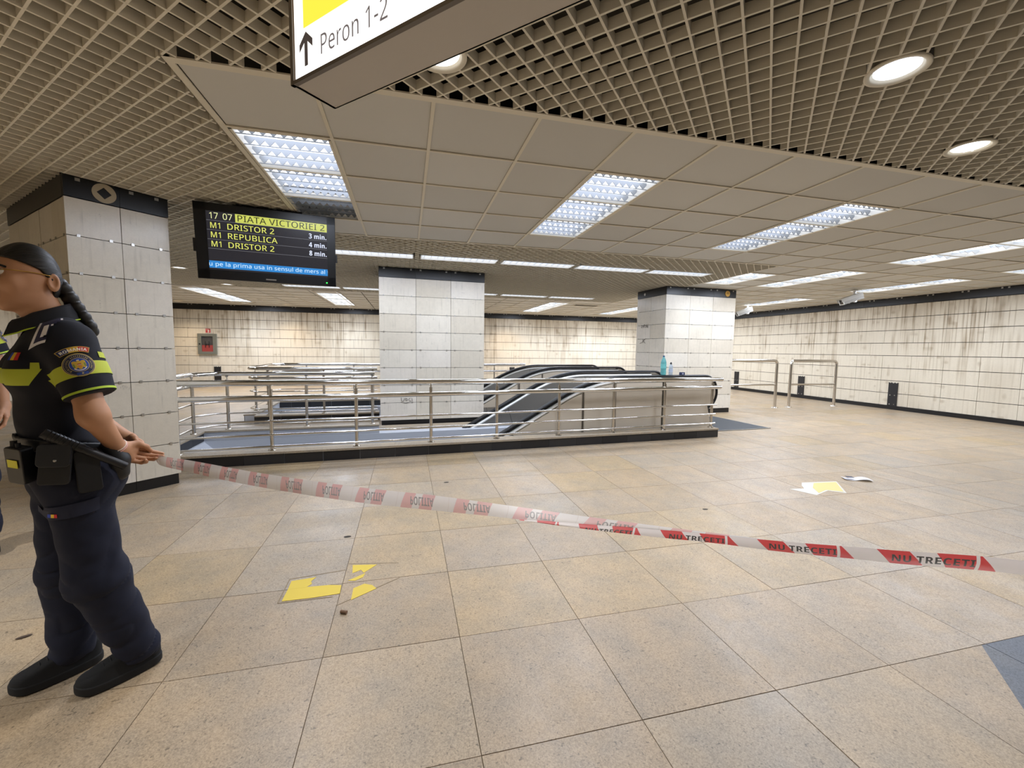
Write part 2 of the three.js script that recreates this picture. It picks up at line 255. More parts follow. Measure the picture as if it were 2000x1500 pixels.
{
  const slabTop = thing('ceiling', 'suspended hall ceiling of grey panels and open beige grid', 'ceiling', [0, 0, 0], 0, null, 'structure');
  part('concrete_slab', boxR(XL - 0.2, XR + 0.2, 3.15, 3.35, ZB - 0.2, ZF + 0.2), slabMat, slabTop);
  // grey panels: strip in front, field on the right, field at the back
  const inStrip = (k, i) => k >= -2 && i >= 0 && i < 5, inRight = (k, i) => k >= 9 && i >= 5 && i < 14;
  const FIX = [[-2, 1, 3], [2, 1, 3], [6, 1, 3], [11, 1, 3], [15, 1, 3], [11, 5, 3], [15, 5, 3], [9, 6, 2], [15, 10, 3], [11, 11, 3]];  // last fixture is out of view behind the right pillar, lights the right wall
  slabTop.userData.fix = undefined;
  const taken = (k, i) => FIX.some(([a, b, n]) => a === k && i >= b && i < b + n);
  const cells = [];
  for (let k = -16; k < 19; k++) for (let i = 0; i < 23; i++) {
    const back = i >= 14; if (!(inStrip(k, i) || inRight(k, i) || back)) continue;
    const x0 = Math.max(XL, cx(k)), x1 = Math.min(XR, cx(k + 1)), z1 = cz(i), z0 = Math.max(ZB, cz(i + 1)); if (x1 - x0 < 0.06 || z1 - z0 < 0.06) continue;
    if (taken(k, i)) continue;
    const L = [[-5.2, -4.58], [-2.22, -1.6], [4.0, 4.62], [6.9, 7.52], [9.4, 10.02]].some(([a, b]) => x1 > a + 0.02 && x0 < b - 0.02 && z0 > -15 && z1 < -11.2);
    cells.push({ x0, x1, z0, z1, d: Math.hypot((x0 + x1) / 2, (z0 + z1) / 2), L, back });
  }
  cells.sort((a, b) => a.d - b.d);
  const far = [];
  cells.forEach((c, n) => {
    const g = 0.011, dy = (rnd() - 0.5) * 0.003;
    if (c.L) { for (const [a, b] of [[-5.2, -4.58], [-2.22, -1.6], [4.0, 4.62], [6.9, 7.52], [9.4, 10.02]]) { if (c.x1 > a && c.x0 < b) { if (a - c.x0 > 0.04) far.push(boxR(c.x0 + g, a - 0.01, 2.708, 2.716, c.z0 + g, c.z1 - g)); if (c.x1 - b > 0.04) far.push(boxR(b + 0.01, c.x1 - g, 2.708, 2.716, c.z0 + g, c.z1 - g)); } } return; }
    const geo = boxR(c.x0 + g, c.x1 - g, 2.709 + dy, 2.717 + dy, c.z0 + g, c.z1 - g);
    if (n < 290) part('ceiling_panel', geo, panelMats[n % 4], slabTop); else far.push(geo);
  });
  if (far.length) tag(part('far_ceiling_panels', far, panelMats[0], slabTop), null, null, null, 'stuff');
  // tee bars
  const tee = (x0, x1, z0, z1) => part('tee_bar', boxR(x0, x1, z1 - z0 > x1 - x0 ? 2.7006 : 2.7, 2.708, z0, z1), teeMat, slabTop);
  for (let k = -1; k < 19; k++) { const x = cx(k); if (x > XR) break; tee(x - 0.011, x + 0.011, k > 9 ? cz(14) : cz(5), cz(0)); }
  tee(cx(-2) - 0.03, cx(-2) + 0.006, cz(5) - 0.006, cz(0) + 0.03); tee(cx(9) - 0.02, cx(9) + 0.006, cz(14), cz(5));
  for (let i = 0; i <= 14; i++) { const z = cz(i), w = i === 0 || i === 5 ? 0.018 : 0.009; tee(i <= 5 ? cx(-2) - 0.03 : cx(9), XR, z - w, z + w + (i === 0 ? 0.012 : 0)); }
  tee(XL, cx(9), cz(14) - 0.012, cz(14) + 0.012);
  for (let k = -15; k < 19; k += 2) { const x = cx(k); if (x > XL && x < XR) tee(x - 0.008, x + 0.008, ZB, cz(14)); }
  for (let i = 15; i < 22; i++) tee(XL, XR, cz(i) - 0.005, cz(i) + 0.005);
  // open grid of crossing blades at 45 degrees, 10 cm apart
  const holes = [[cx(-2) - 0.04, XR, cz(5) - 0.02, cz(0) + 0.035], [cx(9) - 0.02, XR, cz(14) - 1, cz(0)], ...strips.map(([a, b, c, d]) => [a - 0.02, b + 0.02, c - 0.02, d + 0.02])];
  const cuts = spots.filter((s) => s[1] > cz(14) || s[1] > -2.4).map((s) => [s[0], s[1], 0.125]);
  const segs = [];
  const q = Math.SQRT1_2, pc = PK;
  for (const dir of [0, 1]) for (let n = -220; n < 240; n++) {
    // dir 0: along (q,-q), offset (x+z)*q = c ; dir 1: along (q,q), offset (x-z)*q = c
    const c = n * 0.1 + 0.042, u = dir ? [q, q] : [q, -q], o = dir ? [c * q, -c * q] : [c * q, c * q];
    const range = (x0, x1, z0, z1) => { let a = -1e9, b = 1e9; for (const [p, d, lo, hi] of [[o[0], u[0], x0, x1], [o[1], u[1], z0, z1]]) { let s = (lo - p) / d, t = (hi - p) / d; if (s > t) [s, t] = [t, s]; a = Math.max(a, s); b = Math.min(b, t); } return [a, b]; };
    let [a, b] = range(XL, XR, cz(14) + 0.02, 3.0); if (b - a < 0.05) continue;
    let list = [[a, b]]; const cut = (s, t) => { if (t <= s) return; list = list.flatMap(([p, r]) => (t <= p || s >= r ? [[p, r]] : [[p, s], [t, r]].filter(([x, y]) => y - x > 0.02))); };
    for (const h of holes) cut(...range(...h));
    for (const [x, z, r] of cuts) { const m = (x - o[0]) * u[0] + (z - o[1]) * u[1], d2 = (x - o[0]) ** 2 + (z - o[1]) ** 2 - m * m; if (d2 < r * r) { const w = Math.sqrt(r * r - d2); cut(m - w, m + w); } }
    { // pillars
      const P = [[PK[0], PK[1]], [PK[0] - q * PW, PK[1] + q * PW]]; // diagonal pillar: in its own axes it is a rectangle
      const cc = dir ? (PK[0] - PK[1]) * q : (PK[0] + PK[1]) * q;
      if (dir === 0) { if (c < cc && c > cc - PD) { const m = (PK[0] - o[0]) * u[0] + (PK[1] - o[1]) * u[1]; cut(m - PW, m); } } else if (c < cc && c > cc - PW) { const m = (PK[0] - o[0]) * u[0] + (PK[1] - o[1]) * u[1]; cut(m - PD, m); }
    }
    for (const [s, t] of list) segs.push({ dir, o, u, s, t, d: Math.abs(((s + t) / 2)) });
  }
  const near = (g) => { const s = Math.max(g.s, Math.min(g.t, g.o[0] * -g.u[0] - g.o[1] * g.u[1])); const x = g.o[0] + g.u[0] * s, z = g.o[1] + g.u[1] * s; return Math.hypot(x, z + 1.6); };
  segs.forEach((g) => { g.k = near(g) - 0.15 * Math.min(4, g.t - g.s); }); segs.sort((a, b) => a.k - b.k);
  const rest = [];
  segs.forEach((g, n) => {
    const L = g.t - g.s, m = (g.s + g.t) / 2, geo = boxR(-L / 2, L / 2, g.dir ? 2.7005 : 2.7, 2.75, -0.0052, 0.0052).rotateY(g.dir ? -Math.PI / 4 : Math.PI / 4).translate(g.o[0] + g.u[0] * m, 0, g.o[1] + g.u[1] * m);
    if (n < 300) part('grid_blade', geo, gridMat, slabTop); else rest.push(geo);
  });
  tag(part('grid_blades_beyond', rest, gridMat, slabTop), null, null, null, 'stuff');

  // louvred panel lights
  function louvreLight(x0, x1, z0, z1, label, sections, group, offLast, detail) {
    const L = thing('ceiling_light', label, 'light', [(x0 + x1) / 2, 2.7, (z0 + z1) / 2], 0, group), w = x1 - x0, d = z1 - z0, hw = w / 2, hd = d / 2;
    part('housing', [boxR(-hw, hw, 0.1, 0.11, -hd, hd), boxR(-hw, -hw + 0.012, 0.002, 0.1, -hd, hd), boxR(hw - 0.012, hw, 0.002, 0.1, -hd, hd), boxR(-hw, hw, 0.002, 0.1, -hd, -hd + 0.012), boxR(-hw, hw, 0.002, 0.1, hd - 0.012, hd)], whitePaint, L);
    part('frame', [boxR(-hw, -hw + 0.016, 0, 0.008, -hd, hd), boxR(hw - 0.016, hw, 0, 0.008, -hd, hd), boxR(-hw, hw, 0, 0.008, -hd, -hd + 0.016), boxR(-hw, hw, 0, 0.008, hd - 0.016, hd)], teeMat, L);
    const sd = d / sections;
    for (let s = 0; s < sections; s++) {
      const a = -hd + s * sd, off = offLast && s === 0;   // the section farthest from the viewer can be dead
      part('lamp_diffuser', boxR(-hw + 0.02, hw - 0.02, 0.088, 0.094, a + 0.02, a + sd - 0.02), off ? glowOff : glowCool, L);
      if (!off) rectLight(0, -0.004, a + sd / 2, w - 0.06, sd - 0.05, PANEL_NITS, COOL, L);
      if (s) part('section_bar', boxR(-hw + 0.012, hw - 0.012, 0.003, 0.05, a - 0.008, a + 0.008), whitePaint, L);
      const n = detail ? 4 : 2, all = [];
      for (let i = 0; i < n; i++) {   // saw-toothed cross blades
        const z = a + sd * (i + 0.5) / n, pts = [[-hw + 0.016, 0.06]], teeth = detail ? 9 : 4; for (let q = 0; q <= teeth * 2; q++) pts.push([-hw + 0.016 + (w - 0.032) * q / (teeth * 2), q % 2 ? 0.005 : 0.04]); pts.push([hw - 0.016, 0.06]);
        const g = prism(pts.reverse(), 0.005, z - 0.0025); if (detail) { part('louvre_blade', g, louvreMetal, L); part('louvre_rib', boxR(-hw + 0.014, hw - 0.014, 0.002, 0.007, z + 0.004, z + 0.009), louvreMetal, L); } else all.push(g);
      }
      const spine = []; for (const x of detail ? [] : [0]) spine.push(boxR(x - 0.003, x + 0.003, 0.012, 0.05, a + 0.016, a + sd - 0.016));
      if (detail) spine.forEach((g) => part('louvre_spine', g, mirrorMetal, L)); else part('louvre', [...all, ...spine], mirrorMetal, L);
    }
    return L;
  }
  const fx = [
    ['louvred ceiling light at the panel edge with its far section dark', true], ['bright louvred ceiling light above the middle of the railing'], ['long louvred ceiling light above the right half of the railing'], ['long bright ceiling light cut by the right picture edge'], ['ceiling light at the right picture edge by the wall'],
    ['ceiling light between the right pillar and the nearer camera'], ['ceiling light close to the right wall behind the nearer camera'], ['short ceiling light at the corner of the grid above the right pillar'], ['farthest ceiling light along the right wall behind the far camera'], ['unseen ceiling light behind the right pillar lighting the right wall'],
  ];
  FIX.forEach(([k, i, n], m) => louvreLight(cx(k) + 0.012, cx(k + 1) - 0.012, cz(i + n) + 0.01, cz(i) - 0.01, fx[m][0], n, 'louvred ceiling lights', fx[m][1], m < 3));
  [[-5.2, -4.58, 'long light in the back ceiling nearest the diagonal pillar'], [-2.22, -1.6, 'long light in the back ceiling beside the middle pillar'], [4.0, 4.62, 'long light in the back ceiling above the escalators'], [6.9, 7.52, 'long light in the back ceiling beside the right pillar'], [9.4, 10.02, 'unseen long light in the back ceiling lighting the far right wall']].forEach(([a, b, l]) => louvreLight(a, b, -15, -11.25, l, 4, 'long back ceiling lights', false, false));  // the one nearest the right wall is out of view, placed to light it
  strips.forEach(([a, b, z0, z1], m) => {
    const n = m - 1, row = n < 5 ? 'front row of strip lights in the grid' : 'rear row of strip lights in the grid', ord = ['first', 'second', 'third', 'fourth', 'fifth'][n % 5];
    const L = thing('strip_light', m ? `${ord} light from the left in the ${row}` : 'unseen strip light behind the departures screen lighting the far left floor', 'light', [(a + b) / 2, 2.7, (z0 + z1) / 2], 0, row), hw = (b - a) / 2, hd = (z1 - z0) / 2;
    part('housing', [boxR(-hw, hw, 0.07, 0.08, -hd, hd), boxR(-hw, hw, -0.004, 0.07, -hd, -hd + 0.012), boxR(-hw, hw, -0.004, 0.07, hd - 0.012, hd), boxR(-hw, -hw + 0.012, -0.004, 0.07, -hd, hd), boxR(hw - 0.012, hw, -0.004, 0.07, -hd, hd)], whitePaint, L);
    part('lamp_diffuser', boxR(-hw + 0.014, hw - 0.014, 0.058, 0.064, -hd + 0.014, hd - 0.014), glowCool, L);
    rectLight(0, -0.008, 0, b - a - 0.06, z1 - z0 - 0.05, STRIP_NITS, COOL, L);
    const bl = []; for (let x = -hw + 0.06; x < hw - 0.03; x += 0.1) { bl.push(boxR(x - 0.002, x + 0.002, 0.012, 0.036, -hd + 0.012, hd - 0.012)); } bl.push(boxR(-hw + 0.012, hw - 0.012, 0.012, 0.036, -0.003, 0.003)); part('louvre', bl, mirrorMetal, L);
  });
  // round downlights
  spots.forEach(([x, z, c, k, label], n) => {
    const L = thing('round_downlight', label, 'light', [x, 2.7, z], 0, 'round downlights'), m = { cool: [glowCool, COOL], warm: [glowWarm, WARM], neutral: [glowNeutral, NEUTRAL] }[c];
    const pr = [[0.125, 0.004], [0.125, -0.004], [0.117, -0.007], [0.102, -0.003], [0.098, 0.01], [0.092, 0.06], [0.095, 0.062], [0.104, 0.01]].map((p) => new THREE.Vector2(...p)); pr.push(pr[0].clone());
    part('ring', new THREE.LatheGeometry(pr, 36), teeMat, L);
    part('lamp_disc', new THREE.CylinderGeometry(0.09, 0.09, 0.006, 28).translate(0, 0.012, 0), m[0], L);
    if (n < 3) { const coil = []; for (let q = 0; q < 4; q++) { const a = q / 4 * 2 * Math.PI; coil.push([Math.cos(a) * 0.04, Math.sin(a) * 0.04]); } coil.forEach(([a, b]) => part('lamp_tube', rod([a, 0.012, b], [a * 0.6, -0.012, b * 0.6], 0.008, 8), m[0], L)); }
    const sp = new THREE.SpotLight(m[1], DOWN_CD * k, 0, 62 * R, 0.55); sp.position.set(0, -0.012, 0); sp.castShadow = true; sp.shadow.radius = 3; const tg = new THREE.Object3D(); tg.name = 'aim'; tg.position.set(0, -1, 0); L.add(sp); L.add(tg); sp.target = tg;
  });
  // ventilation opening in the back ceiling
  const vent = thing('ceiling_vent', 'small rectangular vent in the back ceiling above the escalators', 'vent', [5.3, 2.7, -12.1]);
  part('vent_frame', [boxR(-0.4, 0.4, -0.002, 0.008, -0.15, -0.12), boxR(-0.4, 0.4, -0.002, 0.008, 0.12, 0.15), boxR(-0.4, -0.37, -0.002, 0.008, -0.15, 0.15), boxR(0.37, 0.4, -0.002, 0.008, -0.15, 0.15)], teeMat, vent);
  part('vent_grille', boxR(-0.37, 0.37, 0, 0.006, -0.12, 0.12), darkGap, vent);
}

// ------------------------------------------------------------------ pillars
function pillar(name, label, pos, turn, w, d, cols, dcols, plinthTop) {   // local: front face centred at z=0 looking to +z, body towards -z
  const P = thing(name, label, 'pillar', pos, turn, 'tile clad pillars'), hw = w / 2, y0 = 0.1, y1 = 2.53, rows = 8, h = (y1 - y0) / rows;
  part('core', boxR(-hw + 0.02, hw - 0.02, 0, 2.69, -d + 0.02, -0.02), darkGap, P);
  const clips = [];
  const face = (len, n, put) => { for (let r = 0; r < rows; r++) for (let c = 0; c < n; c++) { const a = c * len / n + (c ? 0.0025 : -0.004), b = (c + 1) * len / n - (c < n - 1 ? 0.0025 : -0.004), o = (hash3(r, c, 17 + n) - 0.5) * 0.003; put(a, b, y0 + r * h + 0.003, y0 + (r + 1) * h - 0.003, o, r, c); } };
  const T = (g) => part('cladding_tile', worldUV(g, 2.2, 2.2, rnd(), rnd()), pillarMat[Math.floor(rnd() * 4)], P);
  face(w, cols, (a, b, c, e, o, r) => { T(boxR(-hw + a, -hw + b, c, e, -0.03, o)); if (r) for (const x of [a + 0.07, b - 0.07]) clips.push(box(0.022, 0.022, 0.006, -hw + x, c, 0.004)); });
  for (const sgn of [-1, 1]) face(d, dcols, (a, b, c, e, o, r) => { T(boxR(sgn > 0 ? hw - 0.03 : -hw - o, sgn > 0 ? hw + o : -hw + 0.03, c, e, -b - 0.006, -a - 0.006)); if (r) for (const x of [a + 0.07, b - 0.07]) clips.push(box(0.006, 0.022, 0.022, sgn * (hw + 0.004), c, -x)); });
  part('back_cladding', worldUV(boxR(-hw, hw, y0, y1, -d, -d + 0.03), 2.2, 2.2), pillarMat[0], P);
  const band = (y, yy, e) => { const n = cols; for (let c = 0; c < n; c++) part('band_stone', boxR(-hw - e + c * (w + 2 * e) / n + 0.001, -hw - e + (c + 1) * (w + 2 * e) / n - 0.001, y, yy, -0.03, e), blackStone, P); for (const s of [-1, 1]) part('band_stone', boxR(s > 0 ? hw - 0.03 : -hw - e, s > 0 ? hw + e : -hw + 0.03, y, yy, -d - e, -0.03), blackStone, P); part('band_stone', boxR(-hw + 0.03, hw - 0.03, y, yy, -d - e, -d + 0.03), blackStone, P); };
  band(y1 + 0.003, 2.698, 0.006); band(0, y0 - 0.003, -0.012);
  for (let c = 0; c < cols; c++) for (const x of [c * w / cols + 0.08, (c + 1) * w / cols - 0.08]) clips.push(box(0.03, 0.024, 0.006, -hw + x, 2.675, 0.009));
  tag(part('clips', clips, steelBrushed, P), null, null, null, 'stuff');
  return P;
}
const q45 = Math.SQRT1_2;
{
  const D = pillar('pillar', 'pale tiled pillar set diagonally behind the policewoman', [PK[0] - q45 * PW / 2, 0, PK[1] + q45 * PW / 2], 45 * R, PW, PD, 2, 5);
  // round cream ring with a diamond hole on the black band
  const ring = new THREE.Shape(); ring.absarc(0, 0, 0.078, 0, 2 * Math.PI); const hole = new THREE.Path(); hole.moveTo(0, 0.048); hole.lineTo(-0.048, 0); hole.lineTo(0, -0.048); hole.lineTo(0.048, 0); ring.holes.push(hole);
  part('ring_emblem', new THREE.ExtrudeGeometry(ring, { depth: 0.006, bevelEnabled: false, curveSegments: 28 }).translate(-0.1, 2.615, 0.007), std(0xb9ad95, 0.7), D);
  const mid = wst(-0.314 + 0.9, 2.15), M = pillar('pillar', 'wide pale tiled pillar standing inside the railing', [mid[0], 0, mid[1]], WA, 1.8, 1.0, 3, 2);
  const rt = wst(5.385 + 0.9, 2.2), Q = pillar('pillar', 'wide tiled pillar with an orange disc beyond the escalators', [rt[0], 0, rt[1]], WA, 1.79, 1.03, 3, 2);
  part('orange_disc', new THREE.CylinderGeometry(0.062, 0.062, 0.012, 24).rotateX(Math.PI / 2).translate(0.66, 2.615, 0.012), std(0xc99a3c, 0.5), Q);
  part('disc_mark', [boxR(0.655, 0.665, 2.61, 2.655, 0.018, 0.02), boxR(0.635, 0.64, 2.6, 2.63, 0.018, 0.02), boxR(0.68, 0.685, 2.6, 2.63, 0.018, 0.02)], std(0x6b4a16, 0.6), Q);
  part('small_disc', new THREE.CylinderGeometry(0.03, 0.03, 0.01, 18).rotateZ(Math.PI / 2).translate(-0.905, 2.61, -0.75), steelBrushed, Q);
  // scratched-on graffiti: thin pencil strokes
  const ink = std(0x6f6a62, 0.9), scr = (pts, x, y, z, s, side) => { const g = []; for (let i = 1; i < pts.length; i++) { const [a, b] = [pts[i - 1], pts[i]]; if (!a || !b) continue; g.push(side ? rod([x, y + a[1] * s, z - a[0] * s], [x, y + b[1] * s, z - b[0] * s], 0.004, 4) : rod([x + a[0] * s, y + a[1] * s, z], [x + b[0] * s, y + b[1] * s, z], 0.004, 4)); } return g; };
  part('graffiti', [...scr([[0, 1], [0.1, 0], [0.5, 0.9], [0.6, 0.1], [1.1, 0.8], null, [1, 0.6], [1.5, 0.9], [1.5, 0.3], [1, 0.2], null, [1.7, 0.9], [2, 0.1], [2.2, 0.8], null, [2.4, 0.6], [2.8, 0.8], [2.5, 0.1], [3, 0.3]], -0.9, 1.86, 0.0, 0.09, true).map((g) => g.translate(-0.001, 0, -0.6)), ...scr([[0, 1], [1, 0.6], [0.3, 0], null, [0.6, 0.9], [1.4, 0.2], [2.2, 0], null, [1.2, 0.9], [1, 0.1]], -0.9, 1.52, 0, 0.11, true).map((g) => g.translate(-0.001, 0, -0.65))], ink, Q);
  part('graffiti', scr([[0, 1], [0.1, 0.2], [0.6, 0.1], [0.8, 0.9], null, [1, 0.8], [1.1, 0.2], [1.5, 0.3], [1.4, 0.8], [1, 0.8], null, [2.2, 0.9], [1.8, 0.6], [2, 0.1], [2.4, 0.2], null, [2.6, 0.9], [2.7, 0.1], null, [0, -0.1], [1, -0.4], [2.2, -0.2]], -0.56, 0.42, 0.002, 0.07, false), ink, M);
}

// ------------------------------------------------------------------ stairwells: curbs, linings, rails
const copingMat = std(0xb5a68f, 0.6, 0, { map: granite });
function curbRun(parent, a, b, t0, t1, along, faceFront, faceBack, coreMat = greyPaint) {   // a..b along s (or t), dark tiled faces, stone coping
  const L = b - a, n = Math.max(1, Math.round(L / 0.42)), bx = (u0, u1, y0, y1, v0, v1) => (along ? boxR(u0, u1, y0, y1, -v1, -v0) : boxR(v0, v1, y0, y1, -u1, -u0));
  part('curb_core', bx(a, b, 0, 0.118, t0 + 0.008, t1 - 0.004), coreMat, parent);
  for (let i = 0; i < n; i++) { const u0 = a + L * i / n + 0.0015, u1 = a + L * (i + 1) / n - 0.0015; if (faceFront) part('curb_tile', bx(u0, u1, 0.001, 0.118, t0, t0 + 0.012), blackTile[(i * 7) % 3], parent); if (faceBack) part('curb_tile', bx(u0, u1, 0.001, 0.118, t1 - 0.012, t1), blackTile[(i * 5) % 3], parent); }
  const m = Math.max(1, Math.round(L / 1.25)); for (let i = 0; i < m; i++) part('coping_stone', worldUV(bx(a + L * i / m + 0.001, a + L * (i + 1) / m - 0.001, 0.118, 0.142, t0 - 0.012, t1 + 0.012), 1.2, 1.2, rnd(), rnd()), copingMat, parent);
}
{
  const c1 = wellThing('stairwell_curb', 'low black tiled curb under the front railing', 'curb');
  curbRun(c1, -2.62, 4.8, 0, 0.2, true, true, false); 
  const c1b = wellThing('stairwell_curb', 'low stone curb round the back of the front stairwell', 'curb');
  curbRun(c1b, -2.9, -0.34, 1.56, 1.78, true, false, true); curbRun(c1b, 0.42, 1.54, -2.9, -2.7, false, true, true);
  const ledge = tag(wellThing('stairwell_ledge', 'stone ledge beside the escalator in front of the middle pillar', 'ledge'), null, null); part('coping_stone', worldUV(boxR(-0.33, 2.6, 0, 0.03, -2.1, -1.8), 1.2, 1.2), copingMat, ledge);
  const c2 = wellThing('stairwell_curb', 'black tiled curb of the rear stairwell', 'curb');
  curbRun(c2, -2.42, -0.34, 2.92, 3.1, true, true, false); curbRun(c2, 3.1, 5.0, -2.62, -2.44, false, true, false); curbRun(c2, -2.62, 5.2, 5.0, 5.2, true, true, true);
  for (const [n, s0, s1, t0, t1, lab] of [['stairwell_lining', -2.72, 5.0, 0.2, 1.78, 'pale grey painted inside walls of the front stairwell'], ['stairwell_lining', -2.5, 5.2, 3.1, 5.0, 'pale grey painted inside walls of the rear stairwell']]) {
    const W = wellThing(n, lab, 'stairwell', null, 'structure');
    part('wall_panel', boxR(s0 - 0.05, s1, -3.2, 0.0, -t0 + 0.0, -t0 + 0.03), greyPaint, W); part('wall_panel', boxR(s0 - 0.05, s1, -3.2, -0.001, -t1 - 0.03, -t1 + 0.22), greyPaint, W);
    part('wall_panel', boxR(s0 - 0.05, s0 + 0.02, -3.2, -0.001, -t1, -t0), greyPaint, W); part('wall_panel', boxR(s1, s1 + 0.05, -3.2, -0.01, -t1, -t0), greyPaint, W); part('lower_floor', boxR(s0, s1, -3.25, -3.2, -t1, -t0), mortar, W);
    const slope = prism([[s0, 0.0], [s0 + 0.5, -0.5], [s0 + 0.5, -3.0], [s0, -3.0]], t1 - t0 - 0.3, -t1 + 0.22); part('corner_panel', slope, greyPaint, W);
  }
}
// rails: front of the near stairwell
function flange(s, y, t) { return new THREE.CylinderGeometry(0.042, 0.046, 0.012, 16).translate(s, y + 0.006, -t); }
function post(parent, s, t, y0, yTop, y2) {
  const p = part('post', rod([s, y0, -t], [s, yTop - 0.075, -t], 0.021, 12), steel, parent);
  part('base_plate', flange(s, y0, t), steel, p); part('rail_bracket', [rod([s, yTop - 0.08, -t], [s, yTop - 0.02, -t], 0.009, 8), new THREE.CylinderGeometry(0.019, 0.014, 0.016, 10).translate(s, yTop - 0.032, -t)], steel, p);
}
{
  const G = wellThing('guard_rail', 'long front stainless railing with two thick rails and three thin bars', 'railing');
  const T = 0.1, a = -2.62;
  part('top_rail', rod([a, 0.933, -T], [4.92, 0.91, -T], 0.034, 18), chrome, G); part('second_rail', rod([a, 0.752, -T], [4.9, 0.786, -T], 0.03, 18), chrome, G);
  for (const [y0, y1, s1] of [[0.483, 0.508, 4.82], [0.321, 0.359, 4.8], [0.185, 0.21, 4.8]]) part('rail_bar', rod([a, y0, -T + 0.022], [s1, y1, -T + 0.022], 0.0125, 12), chrome, G);
  [-2.45, -1.527, -0.599, 0.305, 1.184, 2.095, 2.967, 3.852, 4.743].forEach((s) => post(G, s, T, 0.142, 0.93));
  const B = wellThing('guard_rail', 'stainless railing along the left end and back of the front stairwell', 'railing');
  const path = (y, e, end = -0.36) => [[-2.78, y - 0.0, -0.42], [-2.78, y, -1.42], [-2.56, y, -1.67], [end, y, -1.67]];
  part('top_rail', pipe(path(0.945, 0, -0.4), 0.03), chrome, B); part('second_rail', pipe(path(0.79, 0), 0.024), chrome, B);
  for (const y of [0.54, 0.37, 0.2]) part('rail_bar', pipe(path(y, 0), 0.011, 40, 8), steel, B);
  [[-2.78, 0.6], [-2.75, 1.36], [-2.43, 1.67], [-1.39, 1.67], [-0.44, 1.67]].forEach(([s, t]) => post(B, s, t, 0.142, 0.94));
  const C = wellThing('guard_rail', 'stainless railing of the rear stairwell seen past the middle pillar', 'railing');
  const p2 = (y, r, m) => part(m, pipe([[-0.37, y, -3.0], [-2.4, y, -3.0], [-2.55, y, -3.2], [-2.55, y, -4.9], [-2.4, y, -5.1], [3.3, y, -5.1]], r, 40, 8), chrome, C);
  p2(0.955, 0.03, 'top_rail'); p2(0.79, 0.026, 'second_rail'); for (const y of [0.55, 0.4, 0.24]) p2(y, 0.011, 'rail_bar');
  [[-2.2, 3.0], [-1.3, 3.0], [-0.45, 3.0], [-2.55, 3.6], [-2.55, 4.5], [-1.9, 5.1], [-0.9, 5.1], [0.1, 5.1], [1.2, 5.1], [2.47, 5.1]].forEach(([s, t]) => post(C, s, t, 0.142, 0.95));
}
// ------------------------------------------------------------------ escalators
function sweepST(path, w, h, t) {   // band of section w (across) x h (along the normal) following path in (s,y)
  const pos = [], idx = [], n = path.length;
  for (let i = 0; i < n; i++) {
    const a = path[Math.max(0, i - 1)], b = path[Math.min(n - 1, i + 1)], L = Math.hypot(b[0] - a[0], b[1] - a[1]), nx = -(b[1] - a[1]) / L, ny = (b[0] - a[0]) / L, p = path[i];
    const c = h * 0.35, ring = [[-w / 2, -h / 2 + c], [-w / 2 + c, -h / 2], [w / 2 - c, -h / 2], [w / 2, -h / 2 + c], [w / 2, h / 2 - c], [w / 2 - c, h / 2], [-w / 2 + c, h / 2], [-w / 2, h / 2 - c]];
    for (const [z, q] of ring) pos.push(p[0] + nx * q, p[1] + ny * q, -t - z);
    if (i) for (let j = 0; j < 8; j++) { const A = (i - 1) * 8 + j, B = (i - 1) * 8 + (j + 1) % 8, C = i * 8 + j, D = i * 8 + (j + 1) % 8; idx.push(A, C, B, B, C, D); }
  }
  for (const [o, f] of [[0, 1], [(n - 1) * 8, 0]]) for (let j = 1; j < 7; j++) f ? idx.push(o, o + j, o + j + 1) : idx.push(o, o + j + 1, o + j);
  const g = new THREE.BufferGeometry(); g.setAttribute('position', new THREE.Float32BufferAttribute(pos, 3)); g.setIndex(idx); g.computeVertexNormals(); return g;
}
